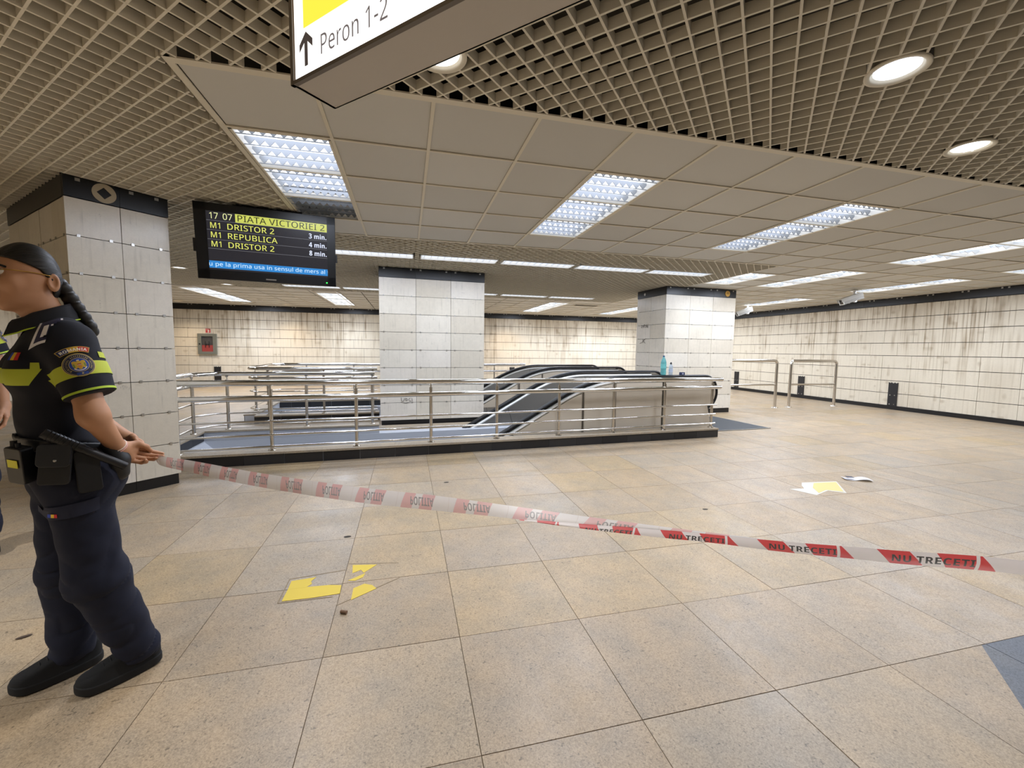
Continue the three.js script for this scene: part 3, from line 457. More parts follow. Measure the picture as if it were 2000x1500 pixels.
function escalator(label, tA, tB, knee, end) {
  const E = wellThing('escalator', label, 'escalator', 'escalators going down to the platform'), M = 0.56;
  const top = []; const yk = 0.95, s0 = -2.0;
  const base = (s) => { const r = 0.55, d = s - knee; if (d > r) return 0; if (d < -r) return d * M; return -M * (r - d) ** 2 / (4 * r); };   // smooth bend at the head
  for (let s = s0; s < end - 0.25; s += 0.08) top.push([s, yk + base(s)]);
  const newel = []; for (let a = 90; a >= -80; a -= 10) newel.push([end - 0.24 + 0.24 * Math.cos(a * R), yk - 0.27 + 0.27 * Math.sin(a * R)]);
  const hand = [...top, ...newel];
  const off = (P, d) => P.map((p, i) => { const a = P[Math.max(0, i - 1)], b = P[Math.min(P.length - 1, i + 1)], L = Math.hypot(b[0] - a[0], b[1] - a[1]); return [p[0] + (b[1] - a[1]) / L * d, p[1] - (b[0] - a[0]) / L * d]; });
  const panelTop = off(hand, 0.03), low = []; for (let s = end - 0.1; s > s0; s -= 0.1) low.push([s, base(s) + (s > knee ? 0.06 : 0.06)]);
  for (const [t, near] of [[tA, true], [tB, false]]) {
    part('handrail', sweepST(hand, 0.085, 0.04, t), rubber, E);
    const b = part('balustrade', prism([...panelTop, ...low], 0.035, -t - 0.0175), steelBrushed, E);
    part('joint_line', [sweepST([[2.02, base(2.02) + 0.1], [1.82, base(1.82) + 0.86]], 0.04, 0.005, t), sweepST([[3.3, 0.08], [3.3, 0.88]], 0.04, 0.004, t)], darkGap, b);
    part('trim_strip', [sweepST(off(top, 0.068), 0.11, 0.038, t), ], whitePaint, E);
    part('dark_strip', sweepST(off(top, 0.035), 0.05, 0.018, t), blackPlastic, E);  // thin black strip between handrail and white trim
    part('skirt', sweepST(low.slice().reverse().map(([s, y]) => [s, y - 0.03]), 0.16, 0.09, t), steelBrushed, E);
  }
  // outer cladding towards the hall, in sheets
  const strip = off(top, 0.095), cl = std(0xcbc0ae, 0.45, 0.15);
  const cuts = [1.3, 2.55, 3.1, 3.95, end];
  for (let i = 0; i < 4; i++) {
    const a = cuts[i] + 0.002, b = cuts[i + 1] - 0.002, pts = strip.filter((p) => p[0] > a && p[0] < b && p[1] > 0.12); if (!pts.length) continue;
    const P = [...pts]; if (i === 3) P.push(...off(newel, 0.06).filter((p) => p[1] > 0.12 && p[0] > pts[pts.length - 1][0]), [end - 0.12, 0.1]); else P.push([b, pts[pts.length - 1][1]], [b, 0.1]); P.push([Math.max(a, pts[0][0]), 0.1]);
    part('cladding_sheet', prism(P, 0.03, -tA + 0.03), cl, E);
  }
  const st = part('comb_plate', boxR(knee + 0.9, end - 0.25, -0.03, 0.0, -tB + 0.06, -tA - 0.06), steelBrushed, E);
  for (let i = 0; i < 9; i++) { const s = knee + 0.75 - i * 0.4, y = Math.min(-0.02, base(s) - 0.02); part('step', [boxR(s - 0.2, s + 0.2, y - 0.2, y, -tB + 0.12, -tA - 0.12), ...[...Array(10)].map((_, k) => boxR(s - 0.19, s + 0.19, y, y + 0.008, -tB + 0.16 + k * (tB - tA - 0.32) / 9 - 0.01, -tB + 0.16 + k * (tB - tA - 0.32) / 9 + 0.01))], std(0x55575a, 0.5, 0.7), E); }
  return E;
}
escalator('nearer escalator with beige side sheets behind the front railing', 0.36, 1.72, 2.75, 5.05);
escalator('farther escalator behind the middle pillar row', 3.45, 4.75, 3.0, 5.3);
{
  const m = wellThing('landing_mat', 'grey ribbed metal landing plate at the head of the escalator', 'mat');
  part('plate', boxR(5.08, 6.32, 0.001, 0.008, -1.75, -0.38), std(0x5e6265, 0.55, 0.5), m);
  const ribs = []; for (let t = 0.42; t < 1.74; t += 0.03) ribs.push(boxR(5.12, 6.28, 0.008, 0.011, -t - 0.008, -t)); tag(part('ribs', ribs, std(0x777a7d, 0.5, 0.6), m), null, null, null, 'stuff');
  part('edge_trim', [boxR(5.08, 6.32, 0.008, 0.011, -0.4, -0.38), boxR(6.3, 6.32, 0.008, 0.011, -1.75, -0.38)], steelBrushed, m);
}
// ------------------------------------------------------------------ hoop barriers
for (const [x0, x1, lab] of [[7.35, 8.8, 'stainless hoop barrier next to the right pillar'], [9.22, 10.65, 'stainless hoop barrier standing free in front of the right wall']]) {
  const G = thing('hoop_barrier', lab, 'barrier', [(x0 + x1) / 2, 0, -8.5], 0, 'hoop barriers'), h = (x1 - x0) / 2;
  part('hoop', pipe([[-h, 0, 0], [-h + 0.01, 1.15, 0], [h, 1.15, 0], [h, 0, 0]], 0.034, 40, 12), steel, G); part('cross_bar', rod([-h, 0.565, 0], [h, 0.565, 0], 0.022, 12), steel, G);
  for (const s of [-h, h]) part('base_plate', new THREE.CylinderGeometry(0.075, 0.08, 0.012, 18).translate(s, 0.006, 0), steel, G);
}
// ------------------------------------------------------------------ bottles and cup on the handrail
{
  const [bx, bz] = wst(4.0, 0.36), y = 0.971;
  const lathe = (p) => new THREE.LatheGeometry(p.map((q) => new THREE.Vector2(...q)), 24);
  const b1 = thing('water_bottle', 'large teal plastic bottle standing on the escalator handrail', 'bottle', [bx, y, bz]);
  part('body', lathe([[0, 0], [0.036, 0], [0.043, 0.012], [0.043, 0.07], [0.039, 0.08], [0.043, 0.09], [0.043, 0.19], [0.04, 0.215], [0.03, 0.25], [0.016, 0.275], [0.0145, 0.292], [0, 0.292]]), phys({ color: 0x8fd6d8, roughness: 0.15, transmission: 0.6, thickness: 0, ior: 1.4 }), b1);
  part('label', new THREE.CylinderGeometry(0.0438, 0.0438, 0.075, 24, 1, true).translate(0, 0.145, 0), std(0x74c2c0, 0.5), b1); part('cap', new THREE.CylinderGeometry(0.0155, 0.0155, 0.02, 18).translate(0, 0.298, 0), std(0x1d4d78, 0.5), b1);
  const [ax, az] = wst(4.14, 0.36), b2 = thing('water_bottle', 'small clear bottle with a black cap beside the teal bottle', 'bottle', [ax, y, az]);
  part('body', lathe([[0, 0], [0.028, 0], [0.032, 0.01], [0.032, 0.12], [0.027, 0.145], [0.014, 0.168], [0.0135, 0.175], [0, 0.175]]), phys({ color: 0xdfe7ee, roughness: 0.12, transmission: 0.6, thickness: 0, ior: 1.4 }), b2);
  part('label', new THREE.CylinderGeometry(0.0327, 0.0327, 0.05, 24, 1, true).translate(0, 0.07, 0), std(0xb9c4d6, 0.5), b2); part('cap', lathe([[0, 0], [0.016, 0], [0.016, 0.012], [0.008, 0.03], [0, 0.032]]).translate(0, 0.173, 0), std(0x16161a, 0.5), b2);
  const [dx, dz] = wst(4.36, 0.36), cup = thing('small_box', 'small dark blue box lying on the escalator handrail', 'box', [dx, y, dz], WA);
  part('carton', boxR(-0.035, 0.035, 0, 0.042, -0.025, 0.025), std(0x2a3355, 0.5), cup); part('carton_label', boxR(-0.02, 0.012, 0.008, 0.03, 0.025, 0.0265), std(0xaab0c4, 0.6), cup);
}
// ------------------------------------------------------------------ cameras under the ceiling
for (const [x, z, lab] of [[9.3, -7.15, 'grey surveillance camera nearer to the viewer'], [9.5, -10.3, 'small surveillance camera far back beside the right pillar']]) {
  const C = thing('surveillance_camera', lab, 'camera', [x, 2.7, z], 0, 'surveillance cameras');
  part('ceiling_bracket', [boxR(-0.05, 0.05, -0.02, 0, -0.05, 0.05), rod([0, -0.02, 0], [0, -0.13, 0], 0.028, 12), rod([0, -0.12, 0], [0.03, -0.24, 0.02], 0.02, 10), rod([0.03, -0.24, 0.02], [-0.08, -0.25, 0.06], 0.018, 10)], whitePaint, C);
  const B = new THREE.Group(); B.name = 'camera_body'; B.position.set(-0.15, -0.2, 0.06); B.rotation.set(0, -108 * R, 0); B.rotation.order = 'YXZ'; B.rotation.x = 20 * R; C.add(B);
  part('casing', boxR(-0.07, 0.07, -0.06, 0.06, -0.2, 0.2), std(0x9d9a92, 0.5), B); part('sun_hood', [boxR(-0.08, 0.08, 0.06, 0.072, -0.2, 0.25), boxR(-0.08, -0.07, 0.0, 0.06, -0.2, 0.24), boxR(0.07, 0.08, 0.0, 0.06, -0.2, 0.24)], std(0xb4b1a8, 0.5), B); part('window', boxR(-0.055, 0.055, -0.045, 0.045, 0.2, 0.204), std(0x1c1c1f, 0.1), B); part('front_frame', [boxR(-0.07, 0.07, -0.06, -0.046, 0.2, 0.215), boxR(-0.07, -0.056, -0.06, 0.06, 0.2, 0.215), boxR(0.056, 0.07, -0.06, 0.06, 0.2, 0.215)], whitePaint, B);
}
// ------------------------------------------------------------------ fire hose cabinet, pictogram and dark upright plates
{
  const F = thing('fire_cabinet', 'glazed metal fire hose cabinet with a red lower half', 'cabinet', [-6.385, 1.06, ZB + 0.012]);
  part('frame', [boxR(-0.27, 0.27, 0, 0.09, 0, 0.06), boxR(-0.27, 0.27, 0.59, 0.68, 0, 0.06), boxR(-0.27, -0.16, 0.09, 0.59, 0, 0.06), boxR(0.17, 0.27, 0.09, 0.59, 0, 0.06)], std(0x8d8f84, 0.4, 0.6), F);
  part('box_back', boxR(-0.16, 0.17, 0.09, 0.59, 0, 0.012), std(0x43403d, 0.8), F); part('red_panel', boxR(-0.16, 0.17, 0.09, 0.3, 0.012, 0.03), std(0x9c3a36, 0.5), F);
  part('letter_mark', [boxR(-0.06, -0.04, 0.22, 0.43, 0.046, 0.049), boxR(0.045, 0.065, 0.22, 0.43, 0.046, 0.049), boxR(-0.06, 0.065, 0.31, 0.335, 0.046, 0.049)], std(0x1b1718, 0.6), F);
  part('glass_pane', boxR(-0.16, 0.17, 0.09, 0.59, 0.042, 0.045), phys({ color: 0xffffff, roughness: 0.05, transmission: 1, thickness: 0, ior: 1.4 }), F); part('lock', new THREE.CylinderGeometry(0.022, 0.022, 0.02, 12).rotateX(Math.PI / 2).translate(-0.21, 0.34, 0.065), blackPlastic, F);
  const S = thing('fire_sign', 'small red and white hose pictogram above the fire cabinet', 'sign', [-6.36, 1.76, ZB + 0.012]);
  part('plate', boxR(-0.08, 0.08, 0, 0.15, 0, 0.006), std(0xd9c3b8, 0.6), S); part('pictogram', [boxR(-0.07, -0.01, 0.012, 0.1, 0.006, 0.009), boxR(0.02, 0.07, 0.012, 0.04, 0.006, 0.009), boxR(-0.07, 0.07, 0.11, 0.14, 0.006, 0.009), boxR(0.035, 0.07, 0.04, 0.14, 0.006, 0.009)], std(0xb8403c, 0.6), S);
  const plateM = std(0x1d1d1f, 0.4);
  const plate = (lab, pos, turn, h = 0.66) => { const P = thing('wall_plate', lab, 'plate', pos, turn, 'dark upright wall plates'); part('plate', prism([[-0.1, 0.09], [0.1, 0.09], [0.1, h], [0.06, h - 0.02], [0.03, h], [0, h - 0.025], [-0.04, h], [-0.07, h - 0.02], [-0.1, h]], 0.02, 0.012), plateM, P); part('screws', [-0.05, 0.05].flatMap((x) => [box(0.02, 0.02, 0.006, x, 0.35, 0.034), box(0.02, 0.02, 0.006, x, 0.13, 0.034)]), steelBrushed, P); };
  plate('dark upright plate on the far wall below the fire cabinet', [-6.13, 0, ZB], 0); plate('dark upright plate on the far wall behind the escalators', [4.0, 0, ZB], 0); plate('dark upright plate on the far wall beside the right pillar', [8.55, 0, ZB], 0);
  plate('dark upright plate on the right wall nearest the viewer', [XR, 0, -7.72], -Math.PI / 2); plate('dark upright plate on the right wall behind the free hoop barrier', [XR, 0, -10.2], -Math.PI / 2); plate('dark upright plate on the right wall beside the pillar hoop', [XR, 0, -12.77], -Math.PI / 2);
}
// ------------------------------------------------------------------ floor stickers and litter
const flatPoly = (P, y = 0.0016) => new THREE.ExtrudeGeometry(new THREE.Shape(P.map((p) => new THREE.Vector2(p[0], -p[1]))), { depth: 0.0012, bevelEnabled: false }).rotateX(-Math.PI / 2).translate(0, y - 0.0012, 0);
{
  const yel = std(0xd3b83a, 0.6), pale = std(0xcfc07a, 0.65), white = std(0xcac6ba, 0.65), grime = std(0x8a7a62, 0.9);
  const A = thing('floor_arrow', 'torn yellow arrow sticker on the floor in front of the tape', 'sticker');
  part('shaft', [flatPoly([[-0.654, -2.373], [-0.652, -2.5], [-0.56, -2.49], [-0.44, -2.485], [-0.37, -2.468], [-0.366, -2.382], [-0.5, -2.372]]), flatPoly([[-0.652, -2.49], [-0.655, -2.575], [-0.525, -2.59], [-0.545, -2.55], [-0.535, -2.52], [-0.56, -2.485]], 0.0018)], yel, A);
  part('head_scrap', [flatPoly([[-0.335, -2.69], [-0.19, -2.665], [-0.26, -2.58], [-0.28, -2.62], [-0.325, -2.59]])], yel, A); part('head_scrap', flatPoly([[-0.3, -2.305], [-0.175, -2.39], [-0.2, -2.43], [-0.245, -2.455], [-0.3, -2.42]]), yel, A); part('head_scrap', flatPoly([[-0.34, -2.51], [-0.25, -2.575], [-0.26, -2.53], [-0.3, -2.5]]), yel, A);
  part('glue_traces', [[[-0.67, -2.36], [-0.67, -2.6]], [[-0.67, -2.6], [-0.37, -2.64]], [[-0.37, -2.27], [-0.05, -2.48]], [[-0.36, -2.71], [-0.06, -2.66]], [[-0.67, -2.36], [-0.4, -2.36]]].map(([a, b]) => { const L = Math.hypot(b[0] - a[0], b[1] - a[1]); return box(L, 0.0006, 0.006).rotateY(-Math.atan2(b[1] - a[1], b[0] - a[0])).translate((a[0] + b[0]) / 2, 0.0008, (a[1] + b[1]) / 2); }), grime, A);
  const B = thing('floor_arrow', 'worn pale yellow arrow sticker on the floor beyond the tape', 'sticker');
  part('backing', [flatPoly([[3.99, -3.46], [4.4, -3.42], [4.13, -3.1], [4.02, -3.2], [3.78, -3.115], [3.68, -3.32], [3.84, -3.3], [3.9, -3.38]], 0.0014)].map((g) => g), white, B);
  part('yellow_film', flatPoly([[4.1, -3.42], [4.37, -3.4], [4.14, -3.14], [4.02, -3.22], [3.86, -3.16], [3.95, -3.3]], 0.0021), pale, B);
  const P = thing('paper_scrap', 'small white and dark paper scrap beside the worn arrow', 'paper'); part('sheet', new THREE.PlaneGeometry(0.26, 0.1, 8, 2), std(0xdcdbe0, 0.7, 0, { side: THREE.DoubleSide }), P);
  { const p = P.children[0].geometry.attributes.position; for (let i = 0; i < p.count; i++) p.setZ(i, 0.012 + 0.012 * Math.sin(p.getX(i) * 24)); P.children[0].geometry.rotateX(-Math.PI / 2).rotateY(-0.5); P.children[0].geometry.computeVertexNormals(); P.position.set(4.68, 0, -3.42); }
  part('dark_print', boxR(-0.11, -0.04, 0.016, 0.0165, -0.02, 0.04).rotateY(-0.5).translate(0.0, 0.012, 0), std(0x3c3a44, 0.6), P);
  const butt = thing('cigarette_butt', 'brown cigarette butt near the torn arrow', 'litter'); part('paper_tube', rod([-0.335, 0.009, -2.2], [-0.305, 0.009, -2.185], 0.0085, 10), std(0x7a5f4a, 0.8), butt);
  const lf = thing('leaf_scrap', 'dark shrivelled leaf scrap on the floor by the left foot', 'litter'); part('scrap', new THREE.IcosahedronGeometry(0.02, 1).scale(1.4, 0.14, 0.5).rotateY(0.5).translate(-1.72, 0.004, -2.33), std(0x47392f, 0.9), lf);
  [[0.38, -4.22, 'dark chewing gum spot just past the railing curb'], [2.48, -3.03, 'dark chewing gum spot under the tape at the right'], [-0.42, -3.12, 'tiny dark gum spot beside the torn arrow joint']].forEach(([x, z, l]) => { const g = thing('gum_spot', l, 'litter', [x, 0, z]); part('spot', new THREE.SphereGeometry(0.02, 12, 6).scale(1.3, 0.08, 0.8).translate(0, 0.001, 0), std(0x3d352b, 0.8), g); });
}
// ------------------------------------------------------------------ hanging light-box sign
{
  const Sg = thing('platform_sign', 'hanging illuminated sign reading Peron 1-2 with an up arrow', 'sign', [-0.368, 2.25, -1.68], -135 * R + Math.PI / 2);
  // local x runs along the sign (towards the viewer's right), local z is its lit face
  const Lh = 2.4, hh = 0.42, d = 0.165; Sg.rotation.y = -45 * R;
  part('casing', [boxR(-0.008, Lh, 0, 0.006, -d, 0.004), boxR(-0.008, Lh, hh, hh + 0.006, -d, 0.004), boxR(-0.008, 0.004, 0, hh, -d, 0.004), boxR(Lh - 0.006, Lh, 0, hh, -d, 0), boxR(-0.008, Lh, 0, hh, -d, -d + 0.005)], std(0xb9b2a8, 0.5, 0.1), Sg);
  part('edge_trim', [boxR(-0.01, Lh, -0.004, 0.008, -0.006, 0.008), boxR(-0.01, 0.006, -0.004, hh, -0.006, 0.008), boxR(-0.01, Lh, hh - 0.004, hh + 0.008, -0.006, 0.008)], std(0x6a6259, 0.5, 0.3), Sg);
  const tex = canvasTex(2048, 360, (g, w, h) => {
    g.fillStyle = '#fdfdf8'; g.fillRect(0, 0, w, h); const m = w / 2.4;   // px per metre
    g.fillStyle = '#f9b233'; g.fillRect(0.05 * m, 0, 0.9 * m, (hh - 0.158) * m);
    g.fillStyle = '#2b2422'; const X = 0.062 * m, Y = (hh - 0.033) * m; g.lineWidth = 0.018 * m; g.strokeStyle = '#2b2422';
    g.fillRect(X - 0.009 * m, Y - 0.09 * m, 0.018 * m, 0.09 * m);
    g.beginPath(); g.moveTo(X, Y - 0.112 * m); g.lineTo(X + 0.036 * m, Y - 0.078 * m); g.lineTo(X + 0.036 * m, Y - 0.052 * m); g.lineTo(X, Y - 0.086 * m); g.lineTo(X - 0.036 * m, Y - 0.052 * m); g.lineTo(X - 0.036 * m, Y - 0.078 * m); g.fill();
    g.fillStyle = '#4a4444'; g.font = `${Math.round(0.088 * m)}px sans-serif`; g.textBaseline = 'alphabetic'; g.save(); g.translate(0.134 * m, (hh - 0.044) * m); g.scale(0.322 * m / g.measureText('Peron 1-2').width, 1); g.fillText('Peron 1-2', 0, 0); g.restore();
  });
  part('sign_face', new THREE.PlaneGeometry(Lh - 0.02, hh - 0.012).translate(Lh / 2, hh / 2, 0.002), std(0x111111, 0.4, 0, { emissive: 0xffffff, emissiveMap: tex, emissiveIntensity: 1.5 }), Sg);
  const l = new THREE.RectAreaLight(0xfff4e0, 1.4, Lh - 0.1, hh - 0.05); l.position.set(Lh / 2, hh / 2, 0.02); l.rotation.y = Math.PI; Sg.add(l);
  part('hanger', [rod([0.3, hh, -d / 2], [0.3, 0.46, -d / 2], 0.012), rod([2.0, hh, -d / 2], [2.0, 0.46, -d / 2], 0.012)], steelBrushed, Sg);
}
// ------------------------------------------------------------------ departures screen
{
  const c = [(-1.896 - 0.725 - 0.724 - 1.888) / 4, (2.687 + 2.604 + 1.973 + 2.007) / 4, -4.745];
  const S = thing('departures_screen', 'black departures screen showing train times in yellow and white', 'screen', [-1.309, 2.33, -4.735], 0);
  S.rotation.order = 'YXZ'; S.rotation.y = 9.5 * R; S.rotation.x = 7 * R;
  const W = 1.2, Hh = 0.685;
  part('casing', prism([[-W / 2, -Hh / 2], [W / 2, -Hh / 2], [W / 2, Hh / 2], [-W / 2, Hh / 2]], 0.07, -0.075, 0.004), blackPlastic, S);
  part('bezel', [boxR(-W / 2, W / 2, Hh / 2 - 0.07, Hh / 2, -0.004, 0.012), boxR(-W / 2, W / 2, -Hh / 2, -Hh / 2 + 0.085, -0.004, 0.012), boxR(-W / 2, -W / 2 + 0.095, -Hh / 2, Hh / 2, -0.004, 0.012), boxR(W / 2 - 0.075, W / 2, -Hh / 2, Hh / 2, -0.004, 0.012)], std(0x0c0c0e, 0.35), S);
  const sw = W - 0.17, sh = Hh - 0.155;
  const tex = canvasTex(1400, 720, (g, w, h) => {
    g.fillStyle = '#26252a'; g.fillRect(0, 0, w, h); const rows = [0.155, 0.315, 0.475, 0.635];
    g.strokeStyle = '#77777c'; g.lineWidth = 4; for (const r of rows) { g.beginPath(); g.moveTo(0, h * r); g.lineTo(w, h * r); g.stroke(); }
    g.fillStyle = '#c2c75c'; g.fillRect(w * 0.225, h * 0.005, w * 0.775, h * 0.145);
    const fit = (t, x, y, size, wd, col, bold) => { g.font = `${bold ? 'bold ' : ''}${size}px sans-serif`; g.fillStyle = col; g.save(); g.translate(x, y); g.scale(wd / g.measureText(t).width, 1); g.fillText(t, 0, 0); g.restore(); };
    g.textBaseline = 'alphabetic';
    fit('17', w * 0.02, h * 0.125, 104, w * 0.075, '#dde0a0'); fit('07', w * 0.125, h * 0.125, 104, w * 0.08, '#dde0a0'); fit('PIATA VICTORIEI 2', w * 0.235, h * 0.128, 106, w * 0.75, '#23231a');
    [['M1', 'DRISTOR 2', '3', 0.285, 0.39], ['M1', 'REPUBLICA', '4', 0.445, 0.41], ['M1', 'DRISTOR 2', '8', 0.6, 0.385]].forEach(([a, b, n, y, wd]) => { fit(a, w * 0.022, h * y, 96, w * 0.095, '#dfe16a'); fit(b, w * 0.152, h * y, 96, w * wd, '#dfe16a'); fit(n, w * 0.835, h * (y + 0.005), 90, w * 0.03, '#dfe6ff', true); fit('min.', w * 0.88, h * (y + 0.005), 84, w * 0.117, '#dfe6ff', true); });
    g.fillStyle = '#2f7fc4'; g.fillRect(0, h * 0.845, w, h * 0.125); fit('u pe la prima usa in sensul de mers al t', w * -0.006, h * 0.935, 72, w * 1.02, '#cfe8ff');
  });
  part('screen_display', new THREE.PlaneGeometry(sw, sh).translate(0.01, 0.0075, 0.005), std(0x0a0a0c, 0.22, 0, { emissive: 0xffffff, emissiveMap: tex, emissiveIntensity: 0.85 }), S);
  part('maker_plate', boxR(-0.04, 0.05, -Hh / 2 + 0.018, -Hh / 2 + 0.03, 0.012, 0.014), steelBrushed, S); part('status_lamp', new THREE.SphereGeometry(0.007, 10, 8).translate(W / 2 - 0.085, -Hh / 2 + 0.03, 0.014), std(0x113311, 0.5, 0, { emissive: 0x30ff50, emissiveIntensity: 2.5 }), S);
  part('side_bracket', [boxR(-W / 2 - 0.025, -W / 2, -0.1, 0.02, -0.05, -0.01), boxR(W / 2, W / 2 + 0.02, -0.1, -0.02, -0.05, -0.01)], blackPlastic, S);
  part('ceiling_mount', boxR(-0.3, 0.3, Hh / 2 - 0.05, Hh / 2 + 0.03, -0.11, -0.07), blackPlastic, S);
}

// ------------------------------------------------------------------ modelling by distance fields
function surfaceNet(f, lo, hi, cell) {
  const nx = Math.ceil((hi[0] - lo[0]) / cell) + 1, ny = Math.ceil((hi[1] - lo[1]) / cell) + 1, nz = Math.ceil((hi[2] - lo[2]) / cell) + 1, val = new Float32Array(nx * ny * nz);
  const at = (i, j, k) => i + nx * (j + ny * k);
  // coarse pass skips empty blocks
  const B = 4;
  for (let k = 0; k < nz; k += B) for (let j = 0; j < ny; j += B) for (let i = 0; i < nx; i += B) {
    const c = f(lo[0] + (i + B / 2) * cell, lo[1] + (j + B / 2) * cell, lo[2] + (k + B / 2) * cell), far = Math.abs(c) > cell * B * 1.9;
    for (let z = k; z < Math.min(nz, k + B); z++) for (let y = j; y < Math.min(ny, j + B); y++) for (let x = i; x < Math.min(nx, i + B); x++) val[at(x, y, z)] = far ? c : f(lo[0] + x * cell, lo[1] + y * cell, lo[2] + z * cell);
  }
  const id = new Int32Array(nx * ny * nz).fill(-1), pos = [], nor = [], idx = [];
  const corners = [[0, 0, 0], [1, 0, 0], [0, 1, 0], [1, 1, 0], [0, 0, 1], [1, 0, 1], [0, 1, 1], [1, 1, 1]], edges = [[0, 1], [2, 3], [4, 5], [6, 7], [0, 2], [1, 3], [4, 6], [5, 7], [0, 4], [1, 5], [2, 6], [3, 7]];
  for (let k = 0; k < nz - 1; k++) for (let j = 0; j < ny - 1; j++) for (let i = 0; i < nx - 1; i++) {
    const v = corners.map(([a, b, c]) => val[at(i + a, j + b, k + c)]); let m = 0; for (const q of v) if (q < 0) m++; if (m === 0 || m === 8) continue;
    let x = 0, y = 0, z = 0, n = 0;
    for (const [a, b] of edges) if ((v[a] < 0) !== (v[b] < 0)) { const t = v[a] / (v[a] - v[b]), A = corners[a], C = corners[b]; x += A[0] + (C[0] - A[0]) * t; y += A[1] + (C[1] - A[1]) * t; z += A[2] + (C[2] - A[2]) * t; n++; }
    const p = [lo[0] + (i + x / n) * cell, lo[1] + (j + y / n) * cell, lo[2] + (k + z / n) * cell], e = cell * 0.5;
    id[at(i, j, k)] = pos.length / 3; pos.push(...p);
    const g = [f(p[0] + e, p[1], p[2]) - f(p[0] - e, p[1], p[2]), f(p[0], p[1] + e, p[2]) - f(p[0], p[1] - e, p[2]), f(p[0], p[1], p[2] + e) - f(p[0], p[1], p[2] - e)], L = Math.hypot(...g) || 1; nor.push(g[0] / L, g[1] / L, g[2] / L);
  }
  const quad = (a, b, c, d, flip) => { if (a < 0 || b < 0 || c < 0 || d < 0) return; flip ? idx.push(a, c, b, a, d, c) : idx.push(a, b, c, a, c, d); };
  for (let k = 1; k < nz - 1; k++) for (let j = 1; j < ny - 1; j++) for (let i = 1; i < nx - 1; i++) {
    const s = val[at(i, j, k)] < 0;
    if (s !== val[at(i + 1, j, k)] < 0) quad(id[at(i, j - 1, k - 1)], id[at(i, j, k - 1)], id[at(i, j, k)], id[at(i, j - 1, k)], !s);
    if (s !== val[at(i, j + 1, k)] < 0) quad(id[at(i - 1, j, k - 1)], id[at(i, j, k - 1)], id[at(i, j, k)], id[at(i - 1, j, k)], s);
    if (s !== val[at(i, j, k + 1)] < 0) quad(id[at(i - 1, j - 1, k)], id[at(i, j - 1, k)], id[at(i, j, k)], id[at(i - 1, j, k)], !s);
  }
  const g = new THREE.BufferGeometry(); g.setAttribute('position', new THREE.Float32BufferAttribute(pos, 3)); g.setAttribute('normal', new THREE.Float32BufferAttribute(nor, 3)); g.setIndex(idx); return g;
}
const smin = (a, b, k) => { const h = Math.max(k - Math.abs(a - b), 0) / k; return Math.min(a, b) - h * h * k * 0.25; };
const smax = (a, b, k) => -smin(-a, -b, k);
const ell = (x, y, z, c, r) => { const a = (x - c[0]) / r[0], b = (y - c[1]) / r[1], d = (z - c[2]) / r[2], k = Math.hypot(a, b, d), l = Math.hypot(a / r[0], b / r[1], d / r[2]); return l < 1e-9 ? -Math.min(...r) : k * (k - 1) / l; };
const cap = (x, y, z, a, b, r0, r1) => { const dx = b[0] - a[0], dy = b[1] - a[1], dz = b[2] - a[2], t = Math.max(0, Math.min(1, ((x - a[0]) * dx + (y - a[1]) * dy + (z - a[2]) * dz) / (dx * dx + dy * dy + dz * dz))); return Math.hypot(x - a[0] - dx * t, y - a[1] - dy * t, z - a[2] - dz * t) - (r0 + (r1 - r0) * t); };
const chain = (x, y, z, P, rr, k = 0.012) => { let d = 1e9; for (let i = 1; i < P.length; i++) d = i === 1 ? cap(x, y, z, P[0], P[1], rr[0], rr[1]) : smin(d, cap(x, y, z, P[i - 1], P[i], rr[i - 1], rr[i]), k); return d; };
const mix3 = (a, b, t) => [a[0] + (b[0] - a[0]) * t, a[1] + (b[1] - a[1]) * t, a[2] + (b[2] - a[2]) * t], add3 = (a, b, s = 1) => [a[0] + b[0] * s, a[1] + b[1] * s, a[2] + b[2] * s], sub3 = (a, b) => [a[0] - b[0], a[1] - b[1], a[2] - b[2]], nrm = (a) => { const l = Math.hypot(...a); return a.map((q) => q / l); }, cross = (a, b) => [a[1] * b[2] - a[2] * b[1], a[2] * b[0] - a[0] * b[2], a[0] * b[1] - a[1] * b[0]], dot3 = (a, b) => a[0] * b[0] + a[1] * b[1] + a[2] * b[2];
// a cloth badge or band laid onto a surface: ray(u,v) -> [origin, direction]
function patch(f, ray, nu, nv, lift = 0.0018, tMax = 9) {
  const pos = [], uv = [], idx = [], hit = [];
  for (let j = 0; j <= nv; j++) for (let i = 0; i <= nu; i++) { const [o, d] = ray(i / nu, j / nv); let t = 0; for (let s = 0; s < 60; s++) { const h = f(o[0] + d[0] * t, o[1] + d[1] * t, o[2] + d[2] * t) - lift; t += h * 0.8; if (Math.abs(h) < 1e-4 || t > 0.5) break; } hit.push(t); pos.push(o[0] + d[0] * t, o[1] + d[1] * t, o[2] + d[2] * t); uv.push(i / nu, j / nv); }
  for (let j = 0; j < nv; j++) for (let i = 0; i < nu; i++) { const a = j * (nu + 1) + i, b = a + 1, c = a + nu + 1, d = c + 1; if (Math.max(hit[a], hit[b], hit[c], hit[d]) > tMax || Math.min(hit[a], hit[b], hit[c], hit[d]) < 0.3 * Math.max(hit[a], hit[b], hit[c], hit[d])) continue; idx.push(a, b, d, a, d, c); }
  const g = new THREE.BufferGeometry(); g.setAttribute('position', new THREE.Float32BufferAttribute(pos, 3)); g.setAttribute('uv', new THREE.Float32BufferAttribute(uv, 2)); g.setIndex(idx); g.computeVertexNormals(); return g;
}
